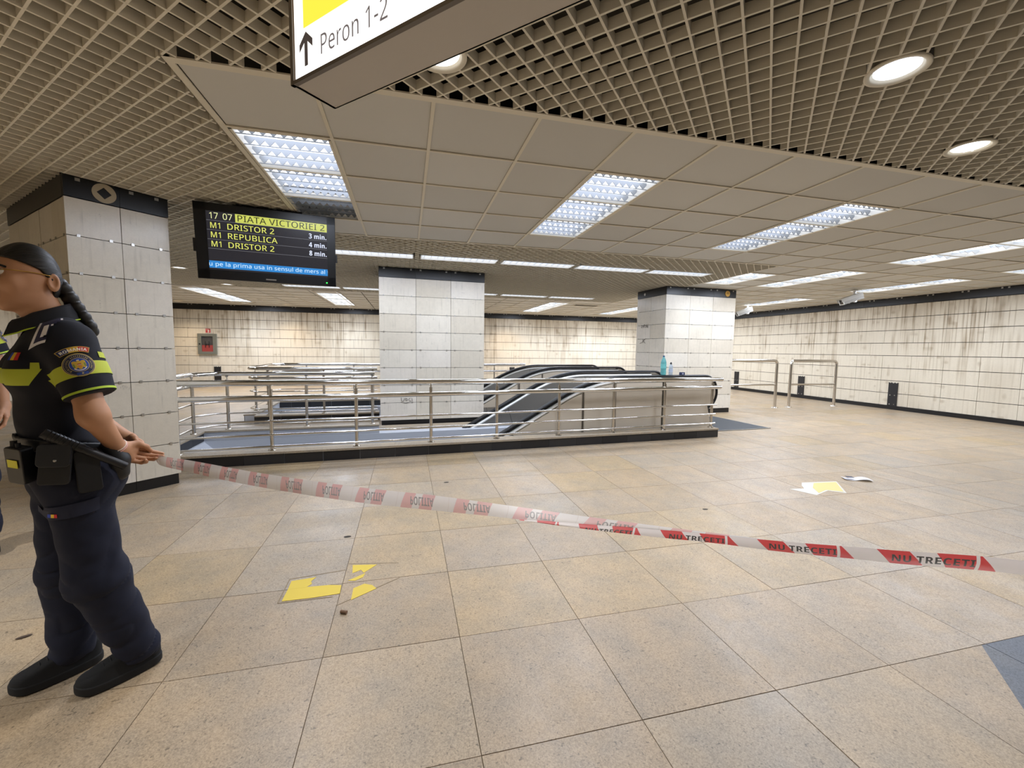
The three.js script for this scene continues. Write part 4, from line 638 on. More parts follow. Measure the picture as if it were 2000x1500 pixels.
const tubeAlong = (pts, r, n = 8) => new THREE.TubeGeometry(new THREE.CatmullRomCurve3(pts.map((p) => V(...p))), pts.length * 5, r, n);

// ------------------------------------------------------------------ people
const strandTex = dataTex(256, 512, (x, y) => { const v = 60 + 150 * wrapN(x / 256 * 0.03, y / 512, 256, 256, 61) + 45 * wrapN(x / 256 * 0.06, y / 512, 120, 120, 62); return [v, v, v]; }, false);
function strands(m, c) { const p = m.geometry.attributes.position, uv = new Float32Array(p.count * 2); for (let i = 0; i < p.count; i++) { const x = p.getX(i) - c[0], y = p.getY(i) - c[1] - 0.01, z = p.getZ(i) - c[2] + 0.09; uv[2 * i] = z * 4; uv[2 * i + 1] = Math.atan2(x, y + z * 0.25) * 0.5; } m.geometry.setAttribute('uv', new THREE.BufferAttribute(uv, 2)); }
const skin = phys({ color: 0xb98867, roughness: 0.55, sheen: 0.15 }), hairM = std(0x100c0a, 0.5, 0, { bumpMap: strandTex, bumpScale: 0.0022 }), navy = std(0x0d101e, 0.88), navyDark = std(0x0f1428, 0.92), blackCloth = std(0x0f1013, 0.75), lime = std(0xb9c437, 0.7), limeThin = std(0xb6d23c, 0.7), leather = std(0x15161a, 0.5), whiteCloth = std(0xe8e6ea, 0.8), shoeM = std(0x121315, 0.9), soleM = std(0x0c0c0d, 0.8);
const DS = { side: THREE.DoubleSide };
for (const m of [lime, limeThin, whiteCloth]) m.side = THREE.DoubleSide;
// local axes of a person: x = own left, y = up, z = forward
function hand(W, tip, side, pinch) {   // -> [field, bounds]; W wrist, tip direction point, side = direction of the index edge
  const d = nrm(sub3(tip, W)), s0 = sub3(side, d.map((q) => q * dot3(side, d))), s = nrm(s0), n = cross(s, d), F = [];
  const P = (a, b, c) => [0, 1, 2].map((i) => W[i] + d[i] * a + s[i] * b + n[i] * c);
  const len = [[0.042, 0.027, 0.021], [0.046, 0.03, 0.022], [0.043, 0.028, 0.021], [0.034, 0.022, 0.019]], bend = pinch ? [[0.3, 0.4, 0.3], [0.5, 0.65, 0.4], [0.65, 0.9, 0.6], [0.8, 1.0, 0.7]] : [[0.3, 0.5, 0.3], [0.35, 0.55, 0.35], [0.4, 0.6, 0.4], [0.5, 0.6, 0.4]];
  for (let i = 0; i < 4; i++) { let a = 0, x = 0.078 - (i === 3 ? 0.006 : 0), c = 0; const b = 0.027 - i * 0.0185, pts = [P(0.04, b * 0.8, 0), P(x, b, c)]; for (let k = 0; k < 3; k++) { a += bend[i][k]; x += Math.cos(a) * len[i][k]; c -= Math.sin(a) * len[i][k]; pts.push(P(x, b * (1 - 0.06 * k), c)); } F.push([pts, [0.0085, 0.0092, 0.0085, 0.0078, 0.0068]]); }
  const th = pinch ? [P(0.018, 0.018, -0.008), P(0.05, 0.038, -0.018), P(0.085, 0.034, -0.026), P(0.112, 0.026, -0.026)] : [P(0.018, 0.018, -0.008), P(0.045, 0.042, -0.016), P(0.075, 0.05, -0.024), P(0.095, 0.05, -0.03)];
  const f = (x, y, z) => { let q = smin(cap(x, y, z, P(0.0, 0.004, 0), P(0.06, 0.014, 0), 0.021, 0.019), cap(x, y, z, P(0.0, -0.004, 0), P(0.06, -0.018, 0), 0.021, 0.017), 0.02); q = smin(q, chain(x, y, z, th, [0.015, 0.0115, 0.0095, 0.0078], 0.008), 0.012); let r = 1e9; for (const [p, rr] of F) r = Math.min(r, chain(x, y, z, p, rr, 0.004)); return smin(q, r, 0.006); };
  const all = [W, ...F.flatMap((q) => q[0]), ...th], lo = [0, 1, 2].map((i) => Math.min(...all.map((p) => p[i])) - 0.03), hi = [0, 1, 2].map((i) => Math.max(...all.map((p) => p[i])) + 0.03);
  return { f, lo, hi, P };
}
function headField(c, turn = 0) {   // c = head centre; face looks along +z, turned about y
  const cs = Math.cos(turn), sn = Math.sin(turn);
  const L = (x, y, z) => { const X = x - c[0], Z = z - c[2]; return [X * cs - Z * sn, y - c[1], (X * sn + Z * cs) * 1.12]; };
  const skull = (p) => smin(ell(...p, [0, 0.018, -0.008], [0.076, 0.096, 0.084]), ell(...p, [0, -0.025, 0.03], [0.063, 0.09, 0.066]), 0.04);
  const f = (x, y, z) => {
    const p = L(x, y, z), m = [Math.abs(p[0]), p[1], p[2]]; let d = skull(p);
    d = smin(d, ell(...p, [0, -0.085, 0.035], [0.045, 0.036, 0.05]), 0.03); d = smin(d, ell(...p, [0, -0.105, 0.068], [0.02, 0.016, 0.018]), 0.025);
    d = smin(d, ell(...m, [0.04, -0.028, 0.066], [0.024, 0.022, 0.02]), 0.03);
    d = smax(d, -ell(...m, [0.032, 0.004, 0.104], [0.019, 0.012, 0.018]), 0.016);
    d = smin(d, cap(...p, [0, 0.0, 0.088], [0, -0.034, 0.112], 0.008, 0.0115), 0.014); d = smin(d, ell(...m, [0.011, -0.038, 0.1], [0.009, 0.007, 0.011]), 0.008);
    d = smin(d, ell(...p, [0, -0.068, 0.089], [0.024, 0.0065, 0.011]), 0.007); d = smin(d, ell(...p, [0, -0.08, 0.087], [0.021, 0.007, 0.011]), 0.007);
    let e = ell(...m, [0.077, -0.018, -0.044], [0.0105, 0.033, 0.02]); e = smax(e, -ell(...m, [0.086, -0.016, -0.04], [0.008, 0.02, 0.0115]), 0.006); d = smin(d, e, 0.006);
    return d;
  };
  const hair = (x, y, z) => {
    const p = L(x, y, z), n = Math.sin(p[0] * 260 + p[1] * 60) * 0.0004; let d = smin(skull(p), ell(...p, [0, -0.02, -0.045], [0.06, 0.07, 0.045]), 0.03) - 0.007 - n;
    const line = (p[2] - 0.062) * 0.72 - (p[1] - 0.078) * 0.66 + Math.abs(p[0]) * 0.12, nape = p[2] + 0.05 - Math.max(0, p[1] + 0.0) * 2.2, low = -p[1] - 0.085;
    return smax(smax(d, Math.min(line, nape), 0.008), low, 0.02);
  };
  const back = (q) => [c[0] + q[0] * cs + q[2] / 1.12 * sn, c[1] + q[1], c[2] - q[0] * sn + q[2] / 1.12 * cs];
  return { f, hair, back };
}
function person(label, pos, turn, o) {
  const G = thing('person', label, 'person', pos, turn), J = o.joints;
  const torsoW = o.wide || 1;
  const torso = (x, y, z) => { const X = x / torsoW; let d = ell(X, y, z, add3([0, 1.265, 0.0], [0, 0, J.chest]), [0.168, 0.17, 0.112]); d = smin(d, ell(X, y, z, [0, 1.07, J.waist], [0.142, 0.17, 0.104]), 0.06); if (o.bust) d = smin(d, ell(Math.abs(X), y, z, [0.068, 1.245, J.chest + 0.075], [0.07, 0.068, 0.062]), 0.05); d = smin(d, cap(Math.abs(X), y, z, [0.02, 1.385, J.chest - 0.015], [0.145, 1.36, J.chest - 0.01], 0.06, 0.058), 0.05); return d; };
  const legs = (x, y, z, g) => { let d = 1e9; for (const L of J.legs) d = smin(d, chain(x, y, z, L, g, 0.05), 0.02); return d; };
  const hips = (x, y, z) => smin(ell(x / torsoW, y, z, [0, 0.9, J.hip], [0.168, 0.15, 0.126]), ell(Math.abs(x), y, z, [0.075, 0.835, J.hip - 0.045], [0.095, 0.1, 0.1]), 0.06);
  const arms = (x, y, z, i, g) => chain(x, y, z, J.arms[i], g, 0.03);
  const H = headField(J.head, o.headTurn || 0), N0 = add3([0, 1.36, 0], [0, 0, J.chest - 0.005]), N1 = add3(J.head, [0, -0.075, -0.02]);
  const neck = (x, y, z) => cap(x, y, z, N0, N1, 0.056, 0.05);
  const hd = J.arms.map((a, i) => hand(a[2], J.tips[i], o.indexEdge ? o.indexEdge[i] : [0, 1, 0], o.pinch && o.pinch[i]));
  // one body: trunk, limbs, head and hands
  const bodyF = (x, y, z) => { let d = torso(x, y, z) + 0.014; d = smin(d, hips(x, y, z) + 0.016, 0.05); d = smin(d, legs(x, y, z, [0.07, 0.052, 0.036]), 0.03); for (const i of [0, 1]) d = smin(d, arms(x, y, z, i, [0.047, 0.041, 0.027]), 0.03); return smin(d, neck(x, y, z), 0.03); };
  const bodyG = surfaceNet(bodyF, [-0.34, 0.04, -0.3], [0.34, 1.5, 0.3], 0.0125);
  const nk = (x, y, z) => smin(smin(H.f(x, y, z), neck(x, y, z), 0.03), bodyF(x, y, z) + 0.0, 0.02);
  const headG = surfaceNet((x, y, z) => Math.max(nk(x, y, z), 1.40 - y), [-0.13 + J.head[0], 1.38, J.head[2] - 0.15], [0.13 + J.head[0], J.head[1] + 0.13, J.head[2] + 0.15], 0.0035);
  const handG = hd.map((h, i) => surfaceNet((x, y, z) => smin(h.f(x, y, z), Math.max(arms(x, y, z, i, [0.047, 0.041, 0.027]), dot3(sub3([x, y, z], J.arms[i][2]), nrm(sub3(J.arms[i][1], J.arms[i][2]))) - 0.05), 0.02), h.lo, h.hi, 0.003));
  part('body', merge([bodyG, headG, ...handG]), skin, G);
  // hair, brows, eyes
  strands(part('hair', surfaceNet(H.hair, [J.head[0] - 0.12, J.head[1] - 0.12, J.head[2] - 0.15], [J.head[0] + 0.12, J.head[1] + 0.14, J.head[2] + 0.13], 0.0035), hairM, G), J.head);
  for (const s of [-1, 1]) { const e = H.back([s * 0.032, 0.004, 0.078]); const eye = part('eye', new THREE.SphereGeometry(0.0125, 16, 12).translate(...e), std(0xe9e4de, 0.25), G); part('iris', new THREE.SphereGeometry(0.0062, 12, 10).translate(...H.back([s * 0.033, 0.004, 0.0865])), std(0x2c1c12, 0.2), eye); part('eyebrow', tubeAlong([H.back([s * 0.014, 0.021, 0.1]), H.back([s * 0.034, 0.027, 0.094]), H.back([s * 0.053, 0.02, 0.079])], 0.0036, 6), hairM, G); }
  part('lips', surfaceNet((x, y, z) => { const f = H.f(x, y, z) - 0.0008, p = H.back([0, -0.074, 0.096]); return smax(f, ell(x, y, z, p, [0.024, 0.0125, 0.02]), 0.003); }, add3(H.back([0, -0.074, 0.096]), [-0.035, -0.02, -0.035]), add3(H.back([0, -0.074, 0.096]), [0.035, 0.02, 0.035]), 0.0025), std(0xa5635a, 0.45), G);
  // shirt
  const sl = J.sleeves;
  const fold = (x, y, z) => (noise(x * 11 + 3, y * 16, z * 11 + 5) - 0.5) * 0.009 + (noise(x * 26, y * 30, z * 26) - 0.5) * 0.003;
  const shirtF0 = (x, y, z) => { let d = torso(x, y, z) - 0.004; d = smin(d, Math.max(hips(x, y, z) - 0.006, 0.93 - y), 0.04); for (const i of [0, 1]) { const [a, b, r0, r1] = sl[i], u = nrm(sub3(b, a)); d = smin(d, smax(cap(x, y, z, a, add3(b, u, 0.03), r0, r1), dot3(sub3([x, y, z], b), u), 0.006), 0.035); } return d + fold(x, y, z); };
  const shirtF = (x, y, z) => { let d = shirtF0(x, y, z); d = smax(d, -(cap(x, y, z, add3(N0, [0, -0.02, 0.02]), add3(N1, [0, 0.03, 0.01]), 0.058, 0.066)), 0.006); return smax(d, 0.965 - y + (noise(x * 9, 2, z * 9) - 0.5) * 0.02, 0.006); };
  const shirt = part('shirt', surfaceNet(shirtF, [-0.34, 0.93, -0.26], [0.34, 1.46, 0.28], 0.006), navy, G);
  // collar: an upright band folded over, with a lime edge
  const ringP = (a, r, y) => { const c = Math.cos(a), s = Math.sin(a), zc = (N0[2] + N1[2]) / 2 + 0.004; return [s * r, y + c * -0.03 + (c > 0.55 ? -0.028 * (c - 0.55) : 0), zc + c * r * 1.06 + (c > 0.8 ? (c - 0.8) * 0.06 : 0)]; };
  const cpos = [], ix = [], A = 48; for (let i = 0; i <= A; i++) { const a = (0.06 + 1.88 * i / A) * Math.PI; for (const [r, y] of [[0.058, 1.43], [0.06, 1.468], [0.066, 1.474], [0.074, 1.462], [0.088, 1.418], [0.085, 1.415]]) cpos.push(...ringP(a, r, y)); if (i) for (let k = 0; k < 5; k++) { const p = (i - 1) * 6 + k; ix.push(p, p + 6, p + 1, p + 1, p + 6, p + 7); } }
  const cg = new THREE.BufferGeometry(); cg.setAttribute('position', new THREE.Float32BufferAttribute(cpos, 3)); cg.setIndex(ix); cg.computeVertexNormals();
  const collar = part('collar', cg, std(0x14161f, 0.85, 0, DS), shirt);
  part('lime_piping', tubeAlong([...Array(25)].map((_, i) => ringP((0.06 + 1.88 * i / 24) * Math.PI, 0.0895, 1.416)), 0.0026, 6), limeThin, shirt);
  // trousers
  const lg = o.legR || [0.092, 0.088, 0.074];
  const crease = (x, y, z) => { const low = Math.max(0, 1 - Math.abs(y - 0.14) / 0.13), kn = Math.max(0, 1 - Math.abs(y - 0.45) / 0.15); return (noise(x * 9, y * 22 + x * 8, z * 9) - 0.5) * (0.008 + 0.009 * low + 0.004 * kn) + (noise(x * 24, y * 26, z * 24) - 0.5) * 0.004 + Math.pow(1 - Math.abs(2 * noise(x * 7 + 9, y * 17 + z * 9 + x * 6, z * 7) - 1), 5) * (0.003 + 0.007 * low + 0.005 * kn); };
  const trF = (x, y, z) => { let d = hips(x, y, z) - 0.004; d = smin(d, legs(x, y, z, lg), 0.05) + crease(x, y, z); return smax(smax(d, y - 1.0, 0.006), 0.062 - y + (noise(x * 20, 1, z * 20) - 0.5) * 0.02, 0.006); };
  const tr = part('trousers', surfaceNet(trF, [-0.3, 0.03, -0.34], [0.3, 1.02, 0.32], 0.0075), navyDark, G);
  // shoes
  o.shoes.forEach(([h, t], i) => {
    const d = nrm(sub3(t, h)), L = Math.hypot(...sub3(t, h)), n = [-d[2], 0, d[0]], at = (x, z) => [(x - h[0]) * d[0] + (z - h[2]) * d[2], (x - h[0]) * n[0] + (z - h[2]) * n[2]];
    const halfW = (u) => 0.04 + 0.012 * Math.sin(Math.max(0, Math.min(1, (u / L - 0.15) / 0.85)) * Math.PI * 0.9), outline = (u, v) => { const uu = Math.max(0.036, Math.min(L - 0.045, u)); return Math.hypot(u - uu, v) - halfW(uu); };
    const sole = (x, y, z) => { const [u, v] = at(x, z), rise = 0.012 * Math.max(0, (u - L * 0.72) / (L * 0.28)) ** 2; return smax(outline(u, v), Math.abs(y - 0.019 - rise - 0.006 * Math.max(0, 1 - u / (L * 0.25))) - 0.018, 0.007); };
    const upper = (x, y, z) => { const [u, v] = at(x, z), k = u / L, top = k < 0.42 ? 0.1 : 0.1 - 0.036 * Math.min(1, (k - 0.42) / 0.4) - 0.008 * Math.max(0, (k - 0.82) / 0.18); return smax(outline(u, v * (1 + Math.max(0, y - 0.03) * 4)) + 0.003, Math.abs(y - top / 2 - 0.01) - top / 2 + 0.0, 0.022); };
    const lo = [Math.min(h[0], t[0]) - 0.08, -0.005, Math.min(h[2], t[2]) - 0.08], hi = [Math.max(h[0], t[0]) + 0.08, 0.14, Math.max(h[2], t[2]) + 0.08];
    const S = part('shoe', surfaceNet(upper, lo, hi, 0.005), shoeM, G); part('sole', surfaceNet(sole, lo, hi, 0.005), soleM, S);
    const lace = []; for (let k = 0; k < 3; k++) { const u = L * (0.52 + k * 0.085), y = 0.098 - k * 0.008; lace.push(tubeAlong([[-0.026], [-0.01], [0.01], [0.026]].map(([v]) => [h[0] + d[0] * u + n[0] * v, y - v * v * 8 + 0.004, h[2] + d[2] * u + n[2] * v]), 0.0032, 6)); } part('laces', lace, soleM, S);
  });
  return { G, shirt, tr, shirtF, trF, H, hd, torso, hips };
}
// flag badge, sleeve badge and lettering
const flagTex = canvasTex(240, 120, (g, w, h) => { ['#2746b0', '#ecc83a', '#cf2c33'].forEach((c, i) => { g.fillStyle = c; g.fillRect(i * w / 3, 0, w / 3 + 1, h); }); });
const flagM = std(0xffffff, 0.7, 0, { map: flagTex, ...DS });
const romTex = canvasTex(512, 128, (g, w, h) => { g.fillStyle = '#c7a94a'; g.fillRect(0, 0, w, h); ['#24305f', '#cfa53a', '#b8372c'].forEach((c, i) => { g.fillStyle = c; g.fillRect(10 + i * (w - 20) / 3, 10, (w - 20) / 3 + 1, h - 20); }); g.fillStyle = '#f1efe8'; g.font = 'bold 86px sans-serif'; g.textBaseline = 'middle'; g.textAlign = 'center'; g.save(); g.translate(w / 2, h / 2 + 4); g.scale(440 / g.measureText('ROMANIA').width, 1); g.fillText('ROMANIA', 0, 0); g.restore(); });
const badgeTex = canvasTex(512, 512, (g) => {
  const C = 256, ring = (r, c) => { g.fillStyle = c; g.beginPath(); g.arc(C, C, r, 0, 7); g.fill(); };
  ring(256, '#c9b45f'); ring(243, '#22305f'); ring(232, '#b9a963'); ring(226, '#1c2547'); ring(158, '#c9b45f'); ring(150, '#2a48a0');
  g.fillStyle = '#cbb662'; g.font = 'bold 44px sans-serif'; g.textAlign = 'center'; g.textBaseline = 'middle'; const t = 'MINISTERUL AFACERILOR INTERNE'; for (let i = 0; i < t.length; i++) { const a = (-215 + 250 * i / (t.length - 1)) * R; g.save(); g.translate(C + Math.cos(a) * 192, C + Math.sin(a) * 192); g.rotate(a + Math.PI / 2); g.scale(0.62, 1); g.fillText(t[i], 0, 0); g.restore(); }
  g.save(); g.translate(C, C + 192); g.fillStyle = '#24408f'; g.fillRect(-90, -26, 180, 52); g.fillStyle = '#d9c25a'; g.beginPath(); for (let i = 0; i < 10; i++) { const r = i % 2 ? 9 : 22, a = i * 36 * R - Math.PI / 2; g.lineTo(Math.cos(a) * r, Math.sin(a) * r); } g.fill(); g.restore();
  // spread eagle with a shield
  g.fillStyle = '#c9a63c'; for (const s of [-1, 1]) { g.beginPath(); g.moveTo(C, C - 50); g.bezierCurveTo(C + s * 60, C - 110, C + s * 120, C - 100, C + s * 104, C - 40); g.bezierCurveTo(C + s * 112, C + 20, C + s * 96, C + 60, C + s * 70, C + 84); g.lineTo(C + s * 20, C + 40); g.fill(); }
  g.fillStyle = '#6f8d3f'; for (const s of [-1, 1]) { g.fillRect(C + s * 84 - 12, C - 30, 24, 80); }
  g.fillStyle = '#c9a63c'; g.beginPath(); g.ellipse(C, C + 20, 44, 84, 0, 0, 7); g.fill(); g.beginPath(); g.arc(C, C - 74, 24, 0, 7); g.fill(); g.fillStyle = '#d9d6cf'; g.fillRect(C - 22, C - 112, 44, 18); g.fillStyle = '#a5322d'; g.fillRect(C - 30, C - 24, 60, 40); g.fillStyle = '#d8d3c6'; g.fillRect(C - 30, C - 4, 60, 12); g.fillStyle = '#cf8f2f'; g.beginPath(); g.arc(C, C + 44, 32, 0, 7); g.fill(); g.strokeStyle = '#e9e6e0'; g.lineWidth = 16; g.beginPath(); g.arc(C, C + 10, 112, 0.5, 2.6); g.stroke();
});
const epTex = canvasTex(256, 384, (g, w, h) => { g.fillStyle = '#e6e4ea'; g.fillRect(0, 0, w, h); g.fillStyle = '#2a2b4c'; g.fillRect(26, 0, w - 52, h - 34); g.fillStyle = '#efedf2'; g.fillRect(66, 130, 50, 170); g.fillRect(136, 130, 50, 170); });
function officerBadges(Q, side, J, detail) {
  const f = Q.shirtF, S = Q.shirt;
  // lime chest band, split at the side seam, and a short tab above it
  const around = (a0, a1, y0, y1, zc, slant = 0) => (u, v) => { const a = a0 + (a1 - a0) * u + slant * (v - 0.5), y = y0 + (y1 - y0) * v, c = [0, y, zc], d = [Math.sin(a), 0, Math.cos(a)]; return [add3(c, d, 0.36), d.map((q) => -q)]; };
  part('chest_band', patch(f, around(-1.25, 1.12, 1.205, 1.262, J.chest, 0.22), 44, 8), lime, S);
  part('chest_tab', patch(f, around(1.06, 1.2, 1.262, 1.284, J.chest), 6, 4), lime, S); part('back_band', patch(f, around(2.5, 3.8, 1.205, 1.262, J.chest), 34, 8), lime, S);
  part('chest_flag', patch(f, around(0.62, 0.86, 1.292, 1.318, J.chest), 8, 4), flagM, S);
  J.sleeves.forEach(([a, b, r0, r1], i) => {
    const u = nrm(sub3(b, a)), L = Math.hypot(...sub3(b, a)), out = nrm(cross(u, [0, 0, i ? -1 : 1]).map((q) => q * (i ? 1 : 1))), o0 = out[0] * (i ? -1 : 1) < 0 ? out.map((q) => -q) : out, fw = nrm(cross(o0, u)).map((q) => q);
    const fwd = fw[2] < 0 ? fw.map((q) => -q) : fw;
    const cyl = (a0, a1, s0, s1) => (p, v) => { const an = a0 + (a1 - a0) * p, s = s1 + (s0 - s1) * v, c = add3(a, u, s), d = add3(o0.map((q) => q * Math.cos(an)), fwd, Math.sin(an)); return [add3(c, d, 0.105), d.map((q) => -q)]; };
    const sg = i ? -1 : 1;
    part('sleeve_band', patch(f, cyl(-2.0, 2.0, L - 0.108, L - 0.06), 40, 5, 0.002, 0.06), lime, S); part('sleeve_band', patch(f, cyl(-1.6, -0.78, L - 0.142, L - 0.12), 12, 3, 0.002, 0.06), lime, S);
    part('sleeve_hem', patch(f, cyl(-2.3, 2.3, L - 0.013, L - 0.005), 60, 1, 0.0022, 0.05), limeThin, S);
    // round badge and arched title on the outside of the sleeve
    const sc = L - 0.098, disc = (p, v) => { const r = 0.041 * v, an = p * 2 * Math.PI, X = Math.cos(an) * r, Y = Math.sin(an) * r, c = add3(a, u, sc - Y), o = add3(add3(c, fwd, -X * sg + 0.012), o0, 0.2); return [o, o0.map((q) => -q)]; };
    const g = patch(f, disc, 40, 8, 0.0042), uv = g.attributes.uv; for (let k = 0; k < uv.count; k++) { const p = uv.getX(k), v = uv.getY(k); uv.setXY(k, 0.5 + 0.5 * v * Math.cos(p * 2 * Math.PI), 0.5 + 0.5 * v * Math.sin(p * 2 * Math.PI)); }
    part('sleeve_badge', g, std(0xffffff, 0.75, 0, { map: badgeTex, ...DS }), S);
    const arch = (p, v) => { const an = (0.42 - 0.84 * p), rad = 0.088 + 0.02 * v, X = -Math.sin(an) * rad, Y = Math.cos(an) * rad - 0.042, c = add3(a, u, sc - Y), o = add3(add3(c, fwd, -X * sg + 0.012), o0, 0.2); return [o, o0.map((q) => -q)]; };
    part('sleeve_title', patch(f, arch, 24, 4, 0.0036), std(0xffffff, 0.75, 0, { map: romTex, ...DS }), S);
    // rank slide on the shoulder
    const e1 = nrm([0.038 * sg, -0.1, 0.03]), e2 = [0, 0, 1], en = nrm(cross(e2, e1)).map((q, k, all) => q * (all[1] < 0 ? -1 : 1)), ep = (p, v) => { const o = add3(add3(add3([0.15 * sg, 1.384, J.chest + 0.036], e1, (0.5 - v) * 0.105), e2, (p - 0.5) * sg * -(0.05 + (1 - v) * 0.016)), en, 0.06); return [o, en.map((q) => -q)]; };
    const eg = patch(f, ep, 8, 12, 0.006); part('rank_slide', eg, std(0xffffff, 0.8, 0, { map: epTex, ...DS }), S);
  });
}
{
  const turn = Math.atan2(-0.77, 0.638);
  const J = {
    chest: 0.03, waist: 0.042, hip: 0.012, head: [0, 1.588, 0.094],
    legs: [[[0.088, 0.84, 0.015], [0.1, 0.45, -0.018], [0.1, 0.1, -0.128]], [[-0.088, 0.84, 0.03], [-0.1, 0.44, 0.028], [-0.1, 0.1, 0.03]]],
    arms: [[[0.168, 1.355, 0.018], [0.24, 1.095, -0.02], [0.135, 0.945, -0.1]], [[-0.168, 1.355, 0.018], [-0.236, 1.09, -0.04], [-0.06, 0.94, -0.17]]],
    tips: [[0.065, 0.872, -0.205], [0.04, 0.9, -0.2]],
    sleeves: [[[0.16, 1.35, 0.018], [0.222, 1.165, -0.022], 0.074, 0.07], [[-0.16, 1.35, 0.018], [-0.222, 1.165, -0.022], 0.074, 0.07]],
  };
  const Q = person('policewoman in navy uniform with lime bands holding tape behind her back', [-1.257, 0, -1.986], turn, { joints: J, bust: true, pinch: [true, false], headTurn: 0.34, shoes: [[[0.1, 0, -0.2], [0.1, 0, 0.06]], [[-0.1, 0, -0.05], [-0.1, 0, 0.21]]] });
  const G = Q.G;
  officerBadges(Q, 1, J, true);
  // plait
  const path = [[0, 1.575, 0.012], [0, 1.54, -0.006], [0.004, 1.505, -0.022], [0.01, 1.47, -0.038], [0.016, 1.435, -0.054], [0.02, 1.4, -0.068]], cv = new THREE.CatmullRomCurve3(path.map((p) => V(...p))), lumps = [];
  for (let i = 0; i < 11; i++) { const t = i / 10, p = cv.getPoint(t), s = i % 2 ? 1 : -1; lumps.push([[p.x + s * 0.008, p.y, p.z], [0.026 - 0.006 * t, 0.024, 0.027 - 0.006 * t]]); }
  part('plait', surfaceNet((x, y, z) => { let d = 1e9; for (const [c, r] of lumps) d = smin(d, ell(x, y, z, c, r), 0.006); return d; }, [-0.05, 1.34, -0.15], [0.07, 1.62, 0.04], 0.003), hairM, G);
  // spectacles
  const gl = [], hb = Q.H.back; const rim = (s) => tubeAlong([...Array(17)].map((_, i) => { const a = i / 16 * 2 * Math.PI; return hb([s * 0.034 + Math.cos(a) * 0.024, 0.0 + Math.sin(a) * 0.02, 0.107 - Math.abs(Math.cos(a) * 0.5 + 0.5) * 0.006]); }), 0.0016, 6);
  const spec = part('spectacles', [rim(1), rim(-1), tubeAlong([hb([-0.01, 0.004, 0.108]), hb([0, 0.007, 0.111]), hb([0.01, 0.004, 0.108])], 0.0015, 6)], std(0x2a211c, 0.35, 0.5), G);
  for (const s of [1, -1]) { part('temple_arm', tubeAlong([hb([s * 0.058, 0.008, 0.1]), hb([s * 0.071, 0.01, 0.07]), hb([s * 0.08, 0.008, 0.0]), hb([s * 0.081, 0.004, -0.035])], 0.0019, 6), std(0xb08a45, 0.3, 0.7), spec); part('lens', new THREE.CircleGeometry(0.023, 20).translate(0, 0, 0).rotateY(Q.G ? 0 : 0).translate(...hb([s * 0.034, 0, 0.104])), phys({ color: 0xffffff, transmission: 1, roughness: 0.03, thickness: 0, side: THREE.DoubleSide }), spec); }
  part('neck_mole', new THREE.SphereGeometry(0.004, 8, 6).translate(...hb([0.052, -0.075, -0.02])), std(0x4a2a1e, 0.7), G);
  // duty belt with its gear
  const tr = (x, y, z) => Math.min(Q.trF(x, y, z), Q.shirtF(x, y, z));
  const tilt = (z) => 0.965 + z * 0.22, ringF = (x, y, z) => { const d = Math.min(Q.hips(x, y, z), Q.torso(x, y, z)) - 0.008; return smax(Math.max(d - 0.008, -d - 0.004), Math.abs(y - tilt(z)) - 0.024, 0.004); };
  const belt = part('duty_belt', surfaceNet(ringF, [-0.24, 0.86, -0.22], [0.24, 1.06, 0.24], 0.006), leather, G);
  const oriented = (geo, p, yaw, pitch, roll) => geo.applyMatrix4(new THREE.Matrix4().compose(V(...p), new THREE.Quaternion().setFromEuler(new THREE.Euler(pitch, yaw, roll, 'YXZ')), V(1, 1, 1)));
  const rbox = (w, h, d, r = 0.008) => { const s = new THREE.Shape(), a = w / 2 - r, b = h / 2 - r; s.absarc(a, b, r, 0, Math.PI / 2); s.absarc(-a, b, r, Math.PI / 2, Math.PI); s.absarc(-a, -b, r, Math.PI, 1.5 * Math.PI); s.absarc(a, -b, r, 1.5 * Math.PI, 2 * Math.PI); return new THREE.ExtrudeGeometry(s, { depth: d - 0.006, bevelEnabled: true, bevelSize: 0.003, bevelThickness: 0.003, bevelSegments: 2, curveSegments: 5 }).translate(0, 0, -(d - 0.006) / 2); };
  const radio = part('radio', oriented(rbox(0.062, 0.125, 0.038), [0.105, 0.93, 0.148], 0.5, 0.12, -0.1), std(0x101114, 0.4), belt);
  part('radio_knob', [oriented(new THREE.CylinderGeometry(0.009, 0.009, 0.02, 12), [0.1, 1.005, 0.16], 0, 0, 0), oriented(new THREE.CylinderGeometry(0.007, 0.007, 0.016, 12), [0.122, 1.0, 0.152], 0, 0, 0)], std(0x2c2c30, 0.3, 0.5), belt);
  part('yellow_label', oriented(boxR(-0.02, 0.02, -0.014, 0.014, 0, 0.001), [0.1163, 0.937, 0.1672], 0.5, 0.12, -0.1), std(0xd8d23a, 0.6), belt);
  const pouch = part('pouch', oriented(rbox(0.075, 0.13, 0.045), [0.172, 0.925, 0.07], 1.25, 0, -0.12), leather, belt); part('pouch_flap', oriented(rbox(0.08, 0.075, 0.012, 0.012), [0.196, 0.962, 0.078], 1.25, 0, -0.12), std(0x1d2027, 0.4), belt); part('snap', oriented(new THREE.SphereGeometry(0.005, 10, 8), [0.203, 0.945, 0.078], 0, 0, 0), steelBrushed, belt);
  part('pouch', oriented(rbox(0.06, 0.15, 0.035), [0.185, 0.89, -0.005], 1.5, 0, 0.05), blackCloth, belt);
